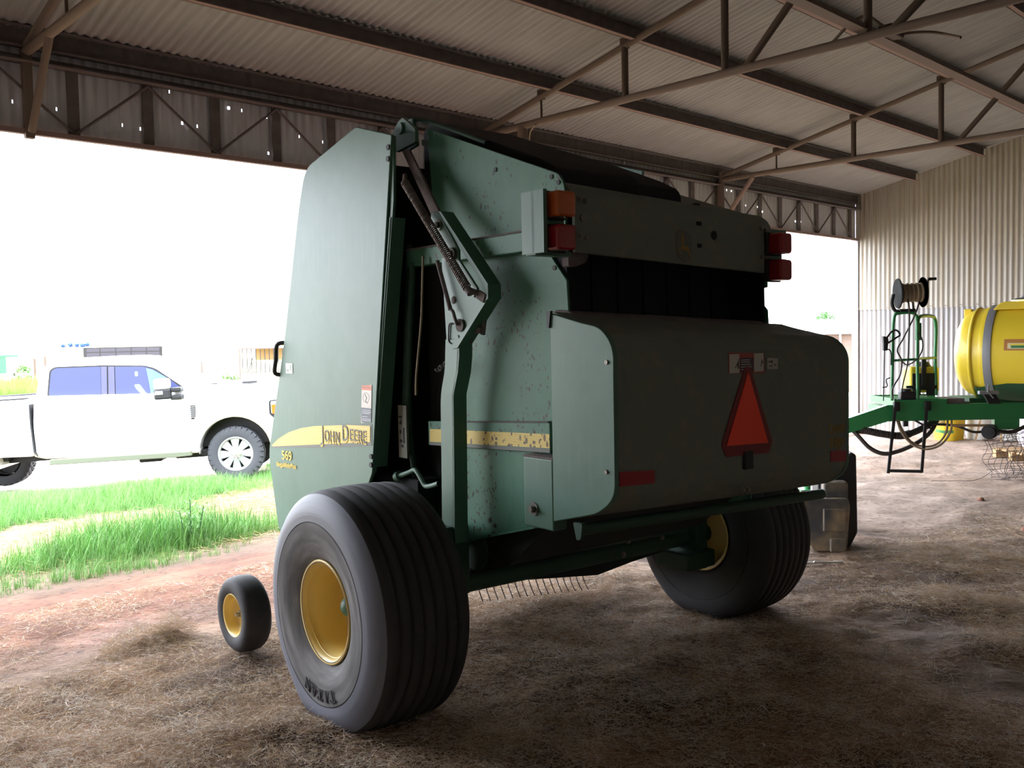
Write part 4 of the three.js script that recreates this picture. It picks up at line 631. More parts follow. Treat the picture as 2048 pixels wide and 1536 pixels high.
    const p = g.attributes.position; const gg = new THREE.BufferGeometry(); const P = [], UV = [], I = []; for (let i = 0; i <= 12; i++) for (const [k, x] of [[0, 0.86], [1, 1.9]]) { const y = 0.035 + 0.115 * i / 12, z = Math.sqrt(0.5085 ** 2 - y * y); P.push(x, 1.445 + y, -0.52 + z + 0.001); UV.push(k, i / 12); } for (let i = 0; i < 12; i++) { const a = i * 2; I.push(a, a + 1, a + 3, a, a + 3, a + 2); } gg.setAttribute('position', new THREE.Float32BufferAttribute(P, 3)); gg.setAttribute('uv', new THREE.Float32BufferAttribute(UV, 2)); gg.setIndex(I); gg.computeVertexNormals();
    mesh('tank_decal', gg, std({ map: t, roughness: 0.5 }), tk, { keepUV: true }); }
  // hoses slung under the frame
  const corr = [tube([V(-0.72, 0.68, -0.1), V(-0.62, 0.675, -0.02), V(-0.45, 0.64, 0.0), V(-0.26, 0.615, 0.0), V(-0.1, 0.64, -0.05), V(0.06, 0.70, -0.1), V(0.2, 0.76, -0.2)], 0.034, 40, 10)];
  const cc = new THREE.CatmullRomCurve3([V(-0.72, 0.68, -0.1), V(-0.62, 0.675, -0.02), V(-0.45, 0.64, 0.0), V(-0.26, 0.615, 0.0), V(-0.1, 0.64, -0.05)]);
  for (let i = 2; i < 40; i++) { const t = i / 42, p = cc.getPoint(t), d = cc.getTangent(t), g = new THREE.TorusGeometry(0.036, 0.005, 5, 14); g.applyQuaternion(new THREE.Quaternion().setFromUnitVectors(V(0, 0, 1), d)).translate(p.x, p.y, p.z); corr.push(g); }
  mesh('suction_hose', corr, M.hose, s, { label: 'ribbed black suction hose' });
  mesh('feed_hose', [tube([V(-0.75, 0.70, -0.05), V(-0.69, 0.62, 0.0), V(-0.57, 0.49, 0.02), V(-0.44, 0.435, 0.03), V(-0.28, 0.46, 0.03), V(-0.06, 0.55, 0.0), V(0.08, 0.64, -0.05), V(0.2, 0.76, -0.15)], 0.022, 50, 8)], M.hose, s);
  mesh('thin_hose', [tube([V(-0.28, 0.78, 0.01), V(-0.24, 0.67, 0.03), V(-0.15, 0.55, 0.04), V(0.0, 0.50, 0.04), V(0.12, 0.53, 0.03), V(0.22, 0.64, 0.0), V(0.26, 0.76, -0.05)], 0.011, 40, 7), tube([V(-0.3, 0.78, 0.02), V(-0.25, 0.64, 0.04), V(-0.14, 0.52, 0.05), V(0.0, 0.475, 0.05), V(0.15, 0.52, 0.04), V(0.27, 0.66, 0.0), V(0.3, 0.77, -0.05)], 0.011, 40, 7)], M.hoseTan, s);
  mesh('thin_hose', [tube([V(0.1, 0.72, -0.1), V(0.35, 0.70, -0.05), V(0.5, 0.64, 0.0), V(0.6, 0.64, 0.0)], 0.014, 24, 7), tube([V(0.78, 0.64, -0.05), V(0.9, 0.63, 0.0), V(1.02, 0.68, 0), V(1.2, 0.72, -0.1)], 0.02, 24, 7), tube([V(-0.1, 0.77, 0), V(0.02, 0.70, 0.02), V(0.05, 0.69, 0.02)], 0.012, 12, 6)], M.hose, s);
  mesh('pale_rod', cyl(V(0.26, 0.715, 0.02), V(0.70, 0.705, 0.02), 0.014, 0.014, 10), M.wood, s);
  mesh('filter_housing', [cyl(V(0.62, 0.645, 0.09), V(0.70, 0.64, -0.03), 0.075, 0.075, 20), cyl(V(0.60, 0.647, 0.13), V(0.63, 0.645, 0.085), 0.05, 0.055, 16), cyl(V(0.605, 0.647, 0.125), V(0.597, 0.648, 0.138), 0.03, 0.03, 14), cyl(V(0.70, 0.64, -0.03), V(0.80, 0.63, -0.12), 0.05, 0.05, 12)], M.blackPlastic, s);
  mesh('valve_block', [box(0.16, 0.09, 0.08, -0.16, 1.03, -0.06, 0.012), cyl(V(-0.17, 1.07, -0.06), V(-0.17, 1.10, -0.06), 0.06, 0.055, 14), box(0.05, 0.06, 0.04, -0.16, 0.73, -0.1, 0.006)], M.blackPlastic, s);
}
// ---------------------------------------------------------------- black plastic tank on the floor behind the far wheel
{
  const b = thing('plastic_tank', 'dusty black moulded plastic tank standing upright on the earth floor behind the far wheel', 'tank', [6.70, groundY(6.7, -3.6), -3.63], -R(52));
  const D = std({ map: dataTex(128, (u, v) => mix3([92, 94, 100], [186, 164, 134], clamp((fbm(u * 5, v * 5, 5, 4, 131) - 0.4) * 3))), roughness: 0.6 });
  mesh('tank_shell', [plateZ([[0.05, 0.0], [0.30, 0.0, 0.03], [0.36, 0.12, 0.02], [0.35, 0.74, 0.03], [0.30, 0.76, 0.03], [0.22, 0.62, 0.08], [0.06, 0.56, 0.04]], -0.20, 0.06, 0.01, 0.015)], M.blackPlastic, b);
  mesh('moulded_front', [plateZ([[0.0, 0.0], [0.25, 0.0, 0.02], [0.275, 0.36, 0.02], [0.26, 0.42, 0.02], [-0.16, 0.41, 0.02], [-0.16, 0.38], [-0.04, 0.06]], -0.12, 0.20, 0.01, 0.012), bx(0.08, 0.27, 0.40, 0.54, -0.10, 0.16, 0.025), bx(0.07, 0.24, 0.16, 0.34, 0.19, 0.225, 0.012), bx(0.12, 0.24, 0.0, 0.11, 0.19, 0.225, 0.012), bx(-0.12, -0.03, 0.1, 0.36, -0.1, 0.2, 0.02)], D, b);
}
// ---------------------------------------------------------------- small things by the right wall
{
  const gy = (x, z) => groundY(x, z);
  const bu = thing('bucket', 'yellow square plastic bucket on the floor below the sprayer frame', 'bucket', [13.75, gy(13.75, -5.25), -5.25], -R(40));
  mesh('bucket_body', [new THREE.CylinderGeometry(0.24, 0.2, 0.46, 4, 1).rotateY(Math.PI / 4).translate(0, 0.23, 0)], std({ map: canvasTex(128, 128, (c) => { c.fillStyle = '#e6c32e'; c.fillRect(0, 0, 128, 128); c.fillStyle = '#3c7a46'; c.fillRect(20, 50, 40, 10); c.fillRect(70, 84, 40, 12); c.fillStyle = '#705a20'; c.fillRect(24, 30, 60, 6); c.fillRect(78, 40, 20, 22); c.fillRect(18, 96, 40, 8); }), roughness: 0.5 }), bu, { keepUV: true });
  mesh('bucket_rim', [new THREE.CylinderGeometry(0.255, 0.25, 0.04, 4, 1).rotateY(Math.PI / 4).translate(0, 0.46, 0)], M.sprayYellow, bu);
  const spots = [[14.1, -4.95, 0.17, 0.34, 'white plastic drum just right of the yellow bucket'], [14.22, -4.55, 0.15, 0.32, 'white plastic drum beside the wall, behind the black filter'], [14.3, -4.15, 0.13, 0.26, 'small white plastic drum farthest right along the wall']];
  for (const [x, z, r, h, label] of spots) { const d = thing('plastic_drum', label, 'drum', [x, gy(x, z), z], 0, 'white drums along the right wall'); mesh('drum_body', lathe([[0, 0], [r * 0.94, 0.0], [r, 0.02], [r, h * 0.85], [r * 0.8, h * 0.96], [r * 0.3, h], [0, h]], 28).rotateZ(Math.PI / 2), M.whitePlastic, d); mesh('drum_cap', cyl(V(0, h - 0.005, 0), V(0, h + 0.04, 0), r * 0.28, r * 0.28, 16), M.whitePlastic, d); }
  for (const [x, z, l, k] of [[13.8, -4.9, 0.5, 0.25], [13.95, -4.6, 0.45, -0.1]]) { const w = thing('wooden_stick', k > 0 ? 'thin wooden stick leaning by the yellow bucket' : 'thin wooden stick leaning between the white drums', 'stick', [x, gy(x, z), z]); mesh('stick', bar(V(0, 0, 0), V(0.04, l, k * 0.4), 0.025, 0.025), M.wood, w); }
  const pl = thing('pallet', 'low yellow-brown wooden pallet under the wrapped sack', 'pallet', [12.4, gy(12.4, -3.7), -3.7], -R(43)); for (let i = 0; i < 5; i++) mesh('board', bx(-0.3, 0.7, 0.1, 0.12, -0.4 + i * 0.17, -0.28 + i * 0.17), M.wood, pl); for (const z of [-0.38, -0.02, 0.34]) mesh('bearer', bx(-0.3, 0.7, 0.0, 0.1, z - 0.04, z + 0.04), M.wood, pl);
  const sk = thing('wrapped_sack', 'white and purple plastic-wrapped sack on the pallet at the right edge', 'sack', [12.45, gy(12.4, -3.7) + 0.12, -3.68], -R(43)); const sg = new RoundedBoxGeometry(0.8, 0.58, 0.5, 6, 0.14); { const p = sg.attributes.position; for (let i = 0; i < p.count; i++) { const n = 0.05 * (vnoise(p.getX(i) * 9, p.getY(i) * 9 + p.getZ(i) * 7, 0, 9) - 0.5); p.setXYZ(i, p.getX(i) * (1 + n), p.getY(i), p.getZ(i) * (1 + n)); } sg.computeVertexNormals(); }
  mesh('sack_body', sg.translate(0.22, 0.29, 0), phy({ map: canvasTex(128, 128, (c) => { c.fillStyle = '#dcd4e0'; c.fillRect(0, 0, 128, 128); for (let i = 0; i < 60; i++) { c.fillStyle = rnd() < 0.5 ? 'rgba(120,96,150,0.5)' : 'rgba(250,250,255,0.8)'; c.fillRect(rr(0, 128), rr(0, 128), rr(2, 9), rr(10, 50)); } }, true), roughness: 0.3, clearcoat: 0.4 }), sk); mesh('sack_fold', [cyl(V(0.1, 0.57, 0.1), V(0.25, 0.66, 0.0), 0.05, 0.02, 8)], M.whitePlastic, sk);
  // roll of wire netting lying below the sprayer
  const nx = 10.9, nz = -3.6, wn = thing('wire_netting', 'loose roll of rusty wire netting lying on the floor at the right edge', 'wire netting', [nx, gy(nx, nz), nz], -R(43.6)); const wires = [];
  const RN = (x) => 0.27 + 0.02 * Math.sin(x * 5); for (let i = 0; i < 17; i++) { const x = -0.05 + i * 0.058, pts = []; for (let a = 0; a <= 20; a++) { const q = a / 20 * 2 * Math.PI, r = RN(x) * (1 - 0.15 * Math.sin(q) ** 2) * (1 + 0.05 * (hash(i, a, 3) - 0.5)); pts.push(V(x + 0.035 * Math.sin(a * 1.7 + i), RN(x) + r * Math.cos(q), r * 1.1 * Math.sin(q))); } wires.push(tube(pts, 0.0035, 40, 4)); }
  for (let a = 0; a < 26; a++) { const q = a / 26 * 2 * Math.PI, pts = []; for (let i = 0; i < 12; i++) { const x = -0.05 + i * 0.085; pts.push(V(x, RN(x) * (1 + Math.cos(q) * (1 - 0.15 * Math.sin(q) ** 2)) + 0.008 * (hash(a, i, 5) - 0.5), RN(x) * 1.1 * Math.sin(q) + 0.012 * (hash(a, i, 8) - 0.5))); } wires.push(tube(pts, 0.003, 24, 4)); }
  wn.userData.kind = 'thing'; mesh('netting', wires, M.rust, wn);
  mesh('loose_wire', tube([V(-0.06, 0.12, 0.0), V(-0.3, 0.02, 0.1), V(-0.55, 0.012, 0.12), V(-0.8, 0.012, 0.08)], 0.003, 24, 4), M.rust, wn);
  // bits lying on the floor
  const tw = thing('twig', 'pale dry twig lying on the floor beside the far wheel', 'twig', [6.2, gy(6.2, -3.27), -3.27]); mesh('twig', [tube([V(-0.13, 0.02, -0.1), V(-0.05, 0.025, -0.01), V(0.04, 0.018, 0.05), V(0.10, 0.022, 0.12)], 0.009, 20, 6), tube([V(-0.06, 0.025, -0.02), V(-0.10, 0.045, 0.01), V(-0.13, 0.04, 0.02)], 0.006, 8, 5)], M.whitePlastic, tw);
  const clod = (x, z, r, label) => { const g = new THREE.IcosahedronGeometry(r, 2); const p = g.attributes.position; for (let i = 0; i < p.count; i++) { const k = 1 + 0.5 * (vnoise(p.getX(i) / r * 1.5 + x, p.getY(i) / r * 1.5 + p.getZ(i) / r, 0, 4) - 0.5); p.setXYZ(i, p.getX(i) * k, p.getY(i) * k * 0.7, p.getZ(i) * k); } g.computeVertexNormals(); const o = thing('stone', label, 'stone', [x, gy(x, z) + r * 0.3, z]); mesh('stone', g, std({ color: rgb(150, 104, 84), roughness: 0.95 }), o); };
  clod(9.6, -3.35, 0.03, 'reddish clod on the pale floor below the ladder'); clod(8.35, -2.55, 0.04, 'dark clod on the pale floor left of the straw patch'); clod(3.3, -5.0, 0.022, 'small pebble on the red earth by the small wheel');
}
// ---------------------------------------------------------------- white pickup outside
// local axes: x forwards, y up, z towards the shed; origin under the near front wheel
{
  const tr = thing('pickup_truck', 'white crew cab pickup truck parked in the yard outside the shed', 'truck', [6.727, -0.456, -13.355], 0);
  tr.rotation.order = 'YXZ'; tr.rotation.set(0, -R(35.656), R(2.5));
  const arc = (cx, cy, r, n = 14) => Array.from({ length: n + 1 }, (_, i) => { const a = Math.PI * i / n; return [cx - r * Math.cos(a), cy + r * Math.sin(a)]; });
  const side = [[1.02, 0.55], [1.02, 1.40, 0.1], [0.9, 1.45, 0.1], [0.2, 1.495, 0.3], [-0.52, 1.53, 0.1], [-0.6, 1.40], [-2.93, 1.52], [-2.95, 0.63], [-2.78, 0.55], [-0.56, 0.50], ...arc(0, 0.44, 0.56).slice(0), [0.6, 0.55]];
  mesh('cab_body', plateZ([[1.02, 0.60, 0.05], [1.02, 1.36, 0.1], [0.85, 1.45, 0.1], [0.2, 1.495, 0.3], [-0.50, 1.54, 0.05], [-1.2, 1.46], [-2.90, 1.54, 0.03], [-2.95, 1.1, 0.1], [-2.94, 0.65, 0.03], [-2.80, 0.57], [-0.55, 0.52], ...arc(0, 0.46, 0.55)], -2.0, -0.02, 0, 0.03), M.white, tr);
  mesh('cab_roof', plateZ([[-0.46, 1.50, 0.02], [-0.72, 1.66], [-1.10, 1.92, 0.1], [-1.30, 2.02, 0.15], [-1.6, 2.06, 0.3], [-2.2, 2.085, 0.3], [-2.62, 2.06, 0.15], [-2.80, 1.96, 0.1], [-2.93, 1.50, 0.03]], -1.86, -0.13, 0, 0.045), M.white, tr);
  mesh('truck_bed', plateZ([[-2.985, 1.49, 0.04], [-5.45, 1.52, 0.05], [-5.5, 0.72, 0.05], [-4.6, 0.66], ...arc(-4.06, 0.46, 0.55).reverse(), [-3.5, 0.64], [-2.97, 0.62, 0.05]], -2.0, -0.02, 0, 0.03), M.white, tr);
  each('bed_rail', [bx(-5.4, -3.0, 1.50, 1.525, -0.12, -0.02, 0.008), bx(-5.4, -3.0, 1.50, 1.525, -2.0, -1.9, 0.008)], M.black, tr);
  mesh('chassis', [bx(-5.2, 0.9, 0.50, 0.75, -1.5, -0.5), bx(-0.62, 0.62, 0.55, 1.1, -1.7, -0.3), bx(-4.7, -3.45, 0.55, 1.1, -1.7, -0.3)], M.black, tr);
  mesh('wheel_arch', [lathe([[0.555, -0.06], [0.565, -0.06], [0.565, 0.06], [0.555, 0.06]], 40).rotateY(Math.PI / 2).translate(0, 0.46, -0.06)].map((g) => { const q = g.index ? g.toNonIndexed() : g, p = q.attributes.position, keep = []; for (let i = 0; i < p.count; i += 3) if ((p.getY(i) + p.getY(i + 1) + p.getY(i + 2)) / 3 > 0.52) for (let k = 0; k < 3; k++) keep.push(p.getX(i + k), p.getY(i + k), p.getZ(i + k)); const h = new THREE.BufferGeometry(); h.setAttribute('position', new THREE.Float32BufferAttribute(keep, 3)); h.computeVertexNormals(); return h; }), M.trim, tr);
  mesh('sill', [plateZ([[-2.94, 0.66, 0.02], [-2.75, 0.615], [-0.6, 0.55], [-0.53, 0.53], [-0.55, 0.49, 0.02], [-2.8, 0.575, 0.02], [-2.96, 0.62, 0.02]], -0.06, -0.005, 0, 0.006)], M.trim, tr);
  mesh('running_board', [plateZ([[-2.72, 0.565], [-0.66, 0.53], [-0.64, 0.46, 0.02], [-0.9, 0.45], [-2.74, 0.48, 0.02]], -0.15, 0.06, 0, 0.01)], std({ color: rgb(96, 102, 84), roughness: 0.6 }), tr);
  each('underbody_pod', [bx(-1.5, -1.15, 0.38, 0.48, -0.6, -0.2, 0.03), bx(-0.95, -0.45, 0.40, 0.52, -0.7, -0.2, 0.03)], M.black, tr);
  // glass, slightly proud of the upper body, with dark seals
  const rear = [[-2.697, 1.545, 0.03], [-2.635, 1.90, 0.05], [-2.57, 1.945, 0.05], [-1.91, 1.925, 0], [-1.94, 1.487, 0], [-2.53, 1.488, 0.02], [-2.65, 1.50, 0.03]];
  const frontG = [[-1.70, 1.912, 0], [-1.28, 1.885, 0.05], [-1.14, 1.835, 0.05], [-0.935, 1.684, 0], [-0.75, 1.522, 0.02], [-0.68, 1.44, 0.03], [-0.688, 1.325, 0.03], [-1.2, 1.37, 0.02], [-1.41, 1.45, 0.05], [-1.725, 1.472, 0]];
  mesh('window_seal', [plateZ([[-2.725, 1.53, 0.05], [-2.66, 1.92, 0.06], [-2.58, 1.965, 0.06], [-1.9, 1.945], [-1.27, 1.90, 0.05], [-1.12, 1.85, 0.05], [-0.72, 1.53, 0.02], [-0.66, 1.44, 0.03], [-0.668, 1.305, 0.03], [-1.2, 1.35, 0.02], [-1.42, 1.432, 0.05], [-2.53, 1.468, 0.02], [-2.68, 1.485, 0.05]], -0.10, -0.080)], M.black, tr);
  mesh('rear_window', plateZ(rear, -0.081, -0.074, 0), M.glass, tr); mesh('front_window', plateZ(frontG, -0.081, -0.074, 0), M.glass, tr);
  each('window_pillar', [plateZ([[-1.905, 1.925], [-1.82, 1.92], [-1.85, 1.48], [-1.935, 1.485]], -0.08, -0.070), plateZ([[-1.80, 1.918], [-1.71, 1.913], [-1.735, 1.473], [-1.83, 1.478]], -0.08, -0.070)], std({ color: rgb(72, 72, 100), roughness: 0.3 }), tr);
  mesh('quarter_glass', plateZ([[-1.245, 1.86], [-1.15, 1.83], [-0.96, 1.70], [-1.0, 1.37], [-1.20, 1.375], [-1.215, 1.6]], -0.076, -0.068), M.clearGlass, tr);
  each('seat_shape', [plateZ([[-1.45, 1.62, 0.04], [-1.36, 1.62, 0.02], [-1.22, 1.40], [-1.30, 1.40], [-1.42, 1.55]], -0.0735, -0.072, 0.01), plateZ([[-1.42, 1.82, 0.02], [-1.37, 1.82, 0.02], [-1.37, 1.74, 0.02], [-1.42, 1.74, 0.02]], -0.0735, -0.072)], std({ color: rgb(104, 112, 150), roughness: 0.3 }), tr);
  // mirror
  const mi = sub('wing_mirror', tr);
  mesh('mirror_cap', bx(-1.09, -0.85, 1.52, 1.69, 0.10, 0.26, 0.05), M.white, mi); mesh('mirror_body', [bx(-1.09, -0.85, 1.37, 1.53, 0.10, 0.25, 0.03), bx(-0.86, -0.70, 1.47, 1.54, -0.02, 0.20, 0.02), bx(-0.86, -0.70, 1.35, 1.42, -0.02, 0.20, 0.02)], M.black, mi); mesh('mirror_lamp', bx(-1.07, -0.95, 1.44, 1.50, 0.24, 0.262, 0.01), M.chrome, mi);
  // seams, handles, vent, lamps
  mesh('door_edge', [bx(-1.87, -1.866, 0.62, 1.47, -0.022, 0.0105), bx(-0.70, -0.696, 0.62, 1.33, -0.022, 0.0105)], M.whitePlastic, tr);
  each('bed_gap', [plateZ([[-2.955, 1.42], [-2.965, 1.42], [-2.975, 1.1], [-2.955, 0.70], [-2.91, 0.62], [-2.90, 0.63], [-2.94, 0.70], [-2.96, 1.1]], -0.5, 0.012)], M.black, tr);
  for (const x of [-2.67, -1.68]) mesh('door_handle', [bx(x - 0.1, x + 0.1, 1.245, 1.275, 0.01, 0.045, 0.012), bx(x + 0.05, x + 0.09, 1.232, 1.24, 0.01, 0.03)], M.white, tr);
  each('handle_shadow_gap', [bx(-2.75, -2.59, 1.24, 1.246, 0.005, 0.02), bx(-1.77, -1.59, 1.24, 1.246, 0.005, 0.02)], M.black, tr);
  const ve = sub('side_vent', tr); mesh('vent_frame', plateZ([[-0.62, 1.245, 0.01], [-0.50, 1.24, 0.02], [-0.51, 1.03], [-0.58, 0.965, 0.02], [-0.63, 0.97, 0.01]], 0.005, 0.018), M.chrome, ve); mesh('vent_mesh', [plateZ([[-0.615, 1.235], [-0.54, 1.232], [-0.545, 1.06], [-0.575, 1.02], [-0.615, 1.02]], 0.012, 0.020)], M.black, ve); for (let i = 0; i < 6; i++) mesh('vent_bar', bx(-0.61, -0.55, 1.05 + i * 0.031, 1.06 + i * 0.031, 0.018, 0.024), M.chrome, ve);
  const la = sub('headlamp', tr); mesh('lamp_frame', plateZ([[0.575, 1.23, 0.03], [1.03, 1.25, 0.03], [1.03, 0.93], [0.66, 0.925, 0.04], [0.565, 1.02, 0.03]], 0.0, 0.022), M.black, la); mesh('lamp_lens', plateZ([[0.60, 1.215, 0.02], [1.03, 1.23], [1.03, 1.0], [0.60, 1.02, 0.02]], 0.018, 0.03), M.chrome, la); mesh('amber_marker', plateZ([[0.61, 1.16, 0.01], [0.72, 1.165, 0.01], [0.71, 1.02, 0.01], [0.615, 1.02, 0.01]], 0.028, 0.036), std({ color: rgb(255, 100, 30), roughness: 0.3 }), la);
  mesh('bumper', bx(0.62, 1.12, 0.52, 0.80, -2.0, -0.01, 0.05), M.chrome, tr);
  mesh('wiper', [bar(V(-0.53, 1.53, -0.3), V(-0.05, 1.515, -0.42), 0.02, 0.012), box(0.1, 0.03, 0.05, -0.3, 1.53, -0.36, 0.01), bar(V(0.0, 1.52, -0.5), V(0.12, 1.51, -0.6), 0.02, 0.012)], M.black, tr);
  mesh('bonnet_marker', bx(0.10, 0.33, 1.495, 1.535, -0.75, -0.6, 0.01), M.black, tr);
  mesh('aerial', cyl(V(-0.2, 1.5, -1.7), V(-0.36, 1.76, -1.72), 0.006, 0.004, 6), M.black, tr);
  const wheel = (x, z, out) => {
    const w = sub('wheel', tr); w.position.set(x, 0.425, z); w.rotation.y = out > 0 ? Math.PI / 2 : -Math.PI / 2;   // outer face is -x of the lathe
    mesh('tyre', lathe([[0.262, -0.125], [0.29, -0.14], [0.36, -0.146], [0.398, -0.138], [0.412, -0.12], [0.412, 0.12], [0.398, 0.138], [0.36, 0.146], [0.29, 0.14], [0.262, 0.125]], 56), M.truckTyre, w);
    const lugs = []; for (let i = 0; i < 30; i++) { const a = i / 30 * 2 * Math.PI; for (const [xx, da, l] of [[-0.105, 0, 0.075], [-0.035, 0.1, 0.06], [0.035, 0, 0.06], [0.105, 0.1, 0.075]]) { const g = new THREE.BoxGeometry(0.058, 0.03, l).rotateY(xx > 0 ? 0.3 : -0.3).translate(xx, 0.413, 0).rotateX(a + da); lugs.push(g); } for (const sx of [-1]) lugs.push(new THREE.BoxGeometry(0.018, 0.05, 0.05).translate(sx * 0.138, 0.385, 0).rotateX(a)); }
    mesh('tread_block', lugs, M.truckTyre, w, { kind: 'stuff' });
    mesh('rim', [lathe([[0.235, -0.10], [0.262, -0.125], [0.272, -0.128], [0.268, -0.135], [0.25, -0.13], [0.236, -0.115], [0.23, 0.1]], 48)], M.chrome, w);
    mesh('wheel_well', lathe([[0.23, -0.03], [0.0, -0.03], [0, -0.02], [0.235, -0.02]], 32), M.black, w);
    for (let i = 0; i < 8; i++) { const a = i / 8 * 2 * Math.PI; mesh('spoke', new THREE.ExtrudeGeometry(poly([[-0.028, 0.06], [0.028, 0.06], [0.066, 0.238], [-0.066, 0.238]]), { depth: 0.035, bevelEnabled: true, bevelSize: 0.004, bevelThickness: 0.006, bevelSegments: 1 }).rotateY(-Math.PI / 2).translate(-0.07, 0, 0).rotateX(a), M.chrome, w); }
    mesh('wheel_hub', [lathe([[0.0, -0.14], [0.035, -0.138], [0.045, -0.125], [0.09, -0.115], [0.1, -0.08]], 28), ...Array.from({ length: 8 }, (_, i) => { const a = i / 8 * 2 * Math.PI; return cyl(V(-0.11, 0.075 * Math.cos(a), 0.075 * Math.sin(a)), V(-0.14, 0.075 * Math.cos(a), 0.075 * Math.sin(a)), 0.013, 0.013, 6); })], M.chrome, w);
  };
  wheel(0, -0.17, 1); wheel(0, -1.83, -1); wheel(-4.06, -0.17, 1); wheel(-4.06, -1.83, -1);
}
// ---------------------------------------------------------------- beyond the yard
const faceTurn = (p) => Math.atan2(camera.position.x - p.x, camera.position.z - p.z);
{
  const p = V(23.04, 1.29, -60.99), g0 = groundY(p.x, p.z), h = 1.6 - g0, c = thing('stock_crate', 'dark steel barred stock crate standing in the yard behind the white truck', 'crate', [p.x, g0, p.z], faceTurn(p));
  const w = 2.33; mesh('crate_frame', [...[-w, w].flatMap((x) => [0, -2].map((z) => bx(x - 0.05, x + 0.05, 0, h, z - 0.05, z + 0.05))), ...[0, -2].flatMap((z) => [0.5, h * 0.6, h - 0.34, h - 0.05].map((y) => bx(-w, w, y, y + 0.06, z - 0.03, z + 0.03)))], M.black, c);
  for (let i = 1; i < 5; i++) mesh('crate_post', bx(-w + i * w * 0.4 - 0.04, -w + i * w * 0.4 + 0.04, 0, h, -0.04, 0.04), M.black, c);
  mesh('crate_bar', Array.from({ length: 60 }, (_, i) => bx(-w + i * 0.0777, -w + i * 0.0777 + 0.025, h - 0.75, h, -2.02, -1.98)), M.black, c, { kind: 'stuff' }); mesh('crate_panel', bx(-w, w, h - 0.85, h - 0.05, -2.0, -1.97), std({ color: rgb(58, 55, 64), roughness: 0.7 }), c);
}
{
  const p = V(45.50, -1.26, -83.67), g0 = groundY(p.x, p.z), c = thing('pole_shed', 'far open-sided pole shed with a flat roof beyond the yard', 'shed', [p.x, g0, p.z], faceTurn(p));
  for (let i = 0; i < 14; i++) mesh('pole', bx(-2.15 + i * 0.43, -2.07 + i * 0.43, 0, 2.4, 0, 0.08), M.black, c);
  mesh('shed_roof', bx(-2.3, 4, 2.36, 2.46, -3, 0.2), M.pipeDark, c); mesh('back_wall', bx(-0.9, 4, 1.2, 2.4, -3, -2.9), M.bale, c); mesh('pole_brace', [bar(V(-1.6, 0.1, 0.1), V(-1.1, 1.6, 0.1), 0.08, 0.08), bar(V(-2.2, -0.1, 1), V(-0.8, 0.1, 0.5), 0.05, 0.05)], M.black, c);
}
{
  const p = V(34.98, 1.71, -17.84), g0 = groundY(p.x, p.z), c = thing('farm_building', 'pale roofed farm building with plank walls beyond the right of the opening', 'building', [p.x, g0, p.z], faceTurn(p) + 0.12), e = 1.78 - g0;
  mesh('roof', [plateX([[0.5, e], [0.5, e + 0.04], [-4.4, e + 0.5], [-4.4, e + 0.46]], -2.6, 1.2), plateX([[-4.4, e + 0.5], [-9, e + 0.1], [-9, e + 0.06], [-4.4, e + 0.46]], -2.6, 1.2)], M.whitePlastic, c); mesh('fascia_board', bx(-2.6, 1.15, e - 0.16, e, 0.32, 0.4), M.roof, c);
  for (let i = 0; i < 14; i++) mesh('plank', bx(-2.5, 0.95, i * 0.175, i * 0.175 + 0.165, 0, 0.04), M.pipe, c);
  for (const x of [-1.2, -0.42, 0.22, 0.9]) mesh('wall_post', bx(x - 0.04, x + 0.04, 0, e - 0.1, 0.1, 0.2), M.whitePlastic, c);
  mesh('side_wall', bx(0.9, 1.0, 0, e, -8.5, 0.05), M.bale, c); mesh('back_wall', bx(-2.5, 1, 0, e, -8.6, -8.5), M.bale, c);
  for (let i = 0; i < 9; i++) mesh('roof_rib', bar(V(-2.5 + i * 0.42, e + 0.05, 0.5), V(-2.5 + i * 0.42, e + 0.51, -4.4), 0.05, 0.03), M.whitePlastic, c);
}
{
  const p = V(27.47, 0.04, -105.08), g0 = groundY(p.x, p.z), c = thing('green_container', 'small green container with a white door at the far left', 'container', [p.x, g0, p.z], faceTurn(p)); mesh('container_body', [bx(-3, 0.2, 0.3, 2.0, -2, 0), bx(-3.1, 1.3, 2.0, 2.2, -2.1, 0.1)], M.sprayGreen, c); mesh('container_door', bx(0.2, 1.1, 0.3, 2.0, -2, -0.02), M.whitePlastic, c); mesh('container_leg', [bx(-2.9, -2.7, 0, 0.3, -1.8, 0), bx(0.8, 1.0, 0, 0.3, -1.8, 0)], M.black, c);
}
// leaves as small bent blades
const leafGeo = (() => { const g = new THREE.PlaneGeometry(1, 2, 1, 2); const p = g.attributes.position; for (let i = 0; i < p.count; i++) p.setXYZ(i, p.getX(i) * (Math.abs(p.getY(i)) > 0.5 ? 0.15 : 1), p.getY(i), Math.abs(p.getY(i)) > 0.5 ? -0.2 : 0); g.computeVertexNormals(); return g; })();
const leafMat = (r, g, b) => phy({ color: rgb(r, g, b), roughness: 0.8, transmission: 0.25, thickness: 0 });
function instanced(name, geo, m, list, parent) { const im = new THREE.InstancedMesh(geo, m, list.length); im.name = name; im.castShadow = im.receiveShadow = true; list.forEach(([mat, c], i) => { im.setMatrixAt(i, mat); if (c) im.setColorAt(i, c); }); (parent ?? scene).add(im); return im; }
const mtx = (x, y, z, rx, ry, rz, sx, sy = sx, sz = sx) => new THREE.Matrix4().compose(V(x, y, z), new THREE.Quaternion().setFromEuler(new THREE.Euler(rx, ry, rz, 'YXZ')), V(sx, sy, sz));
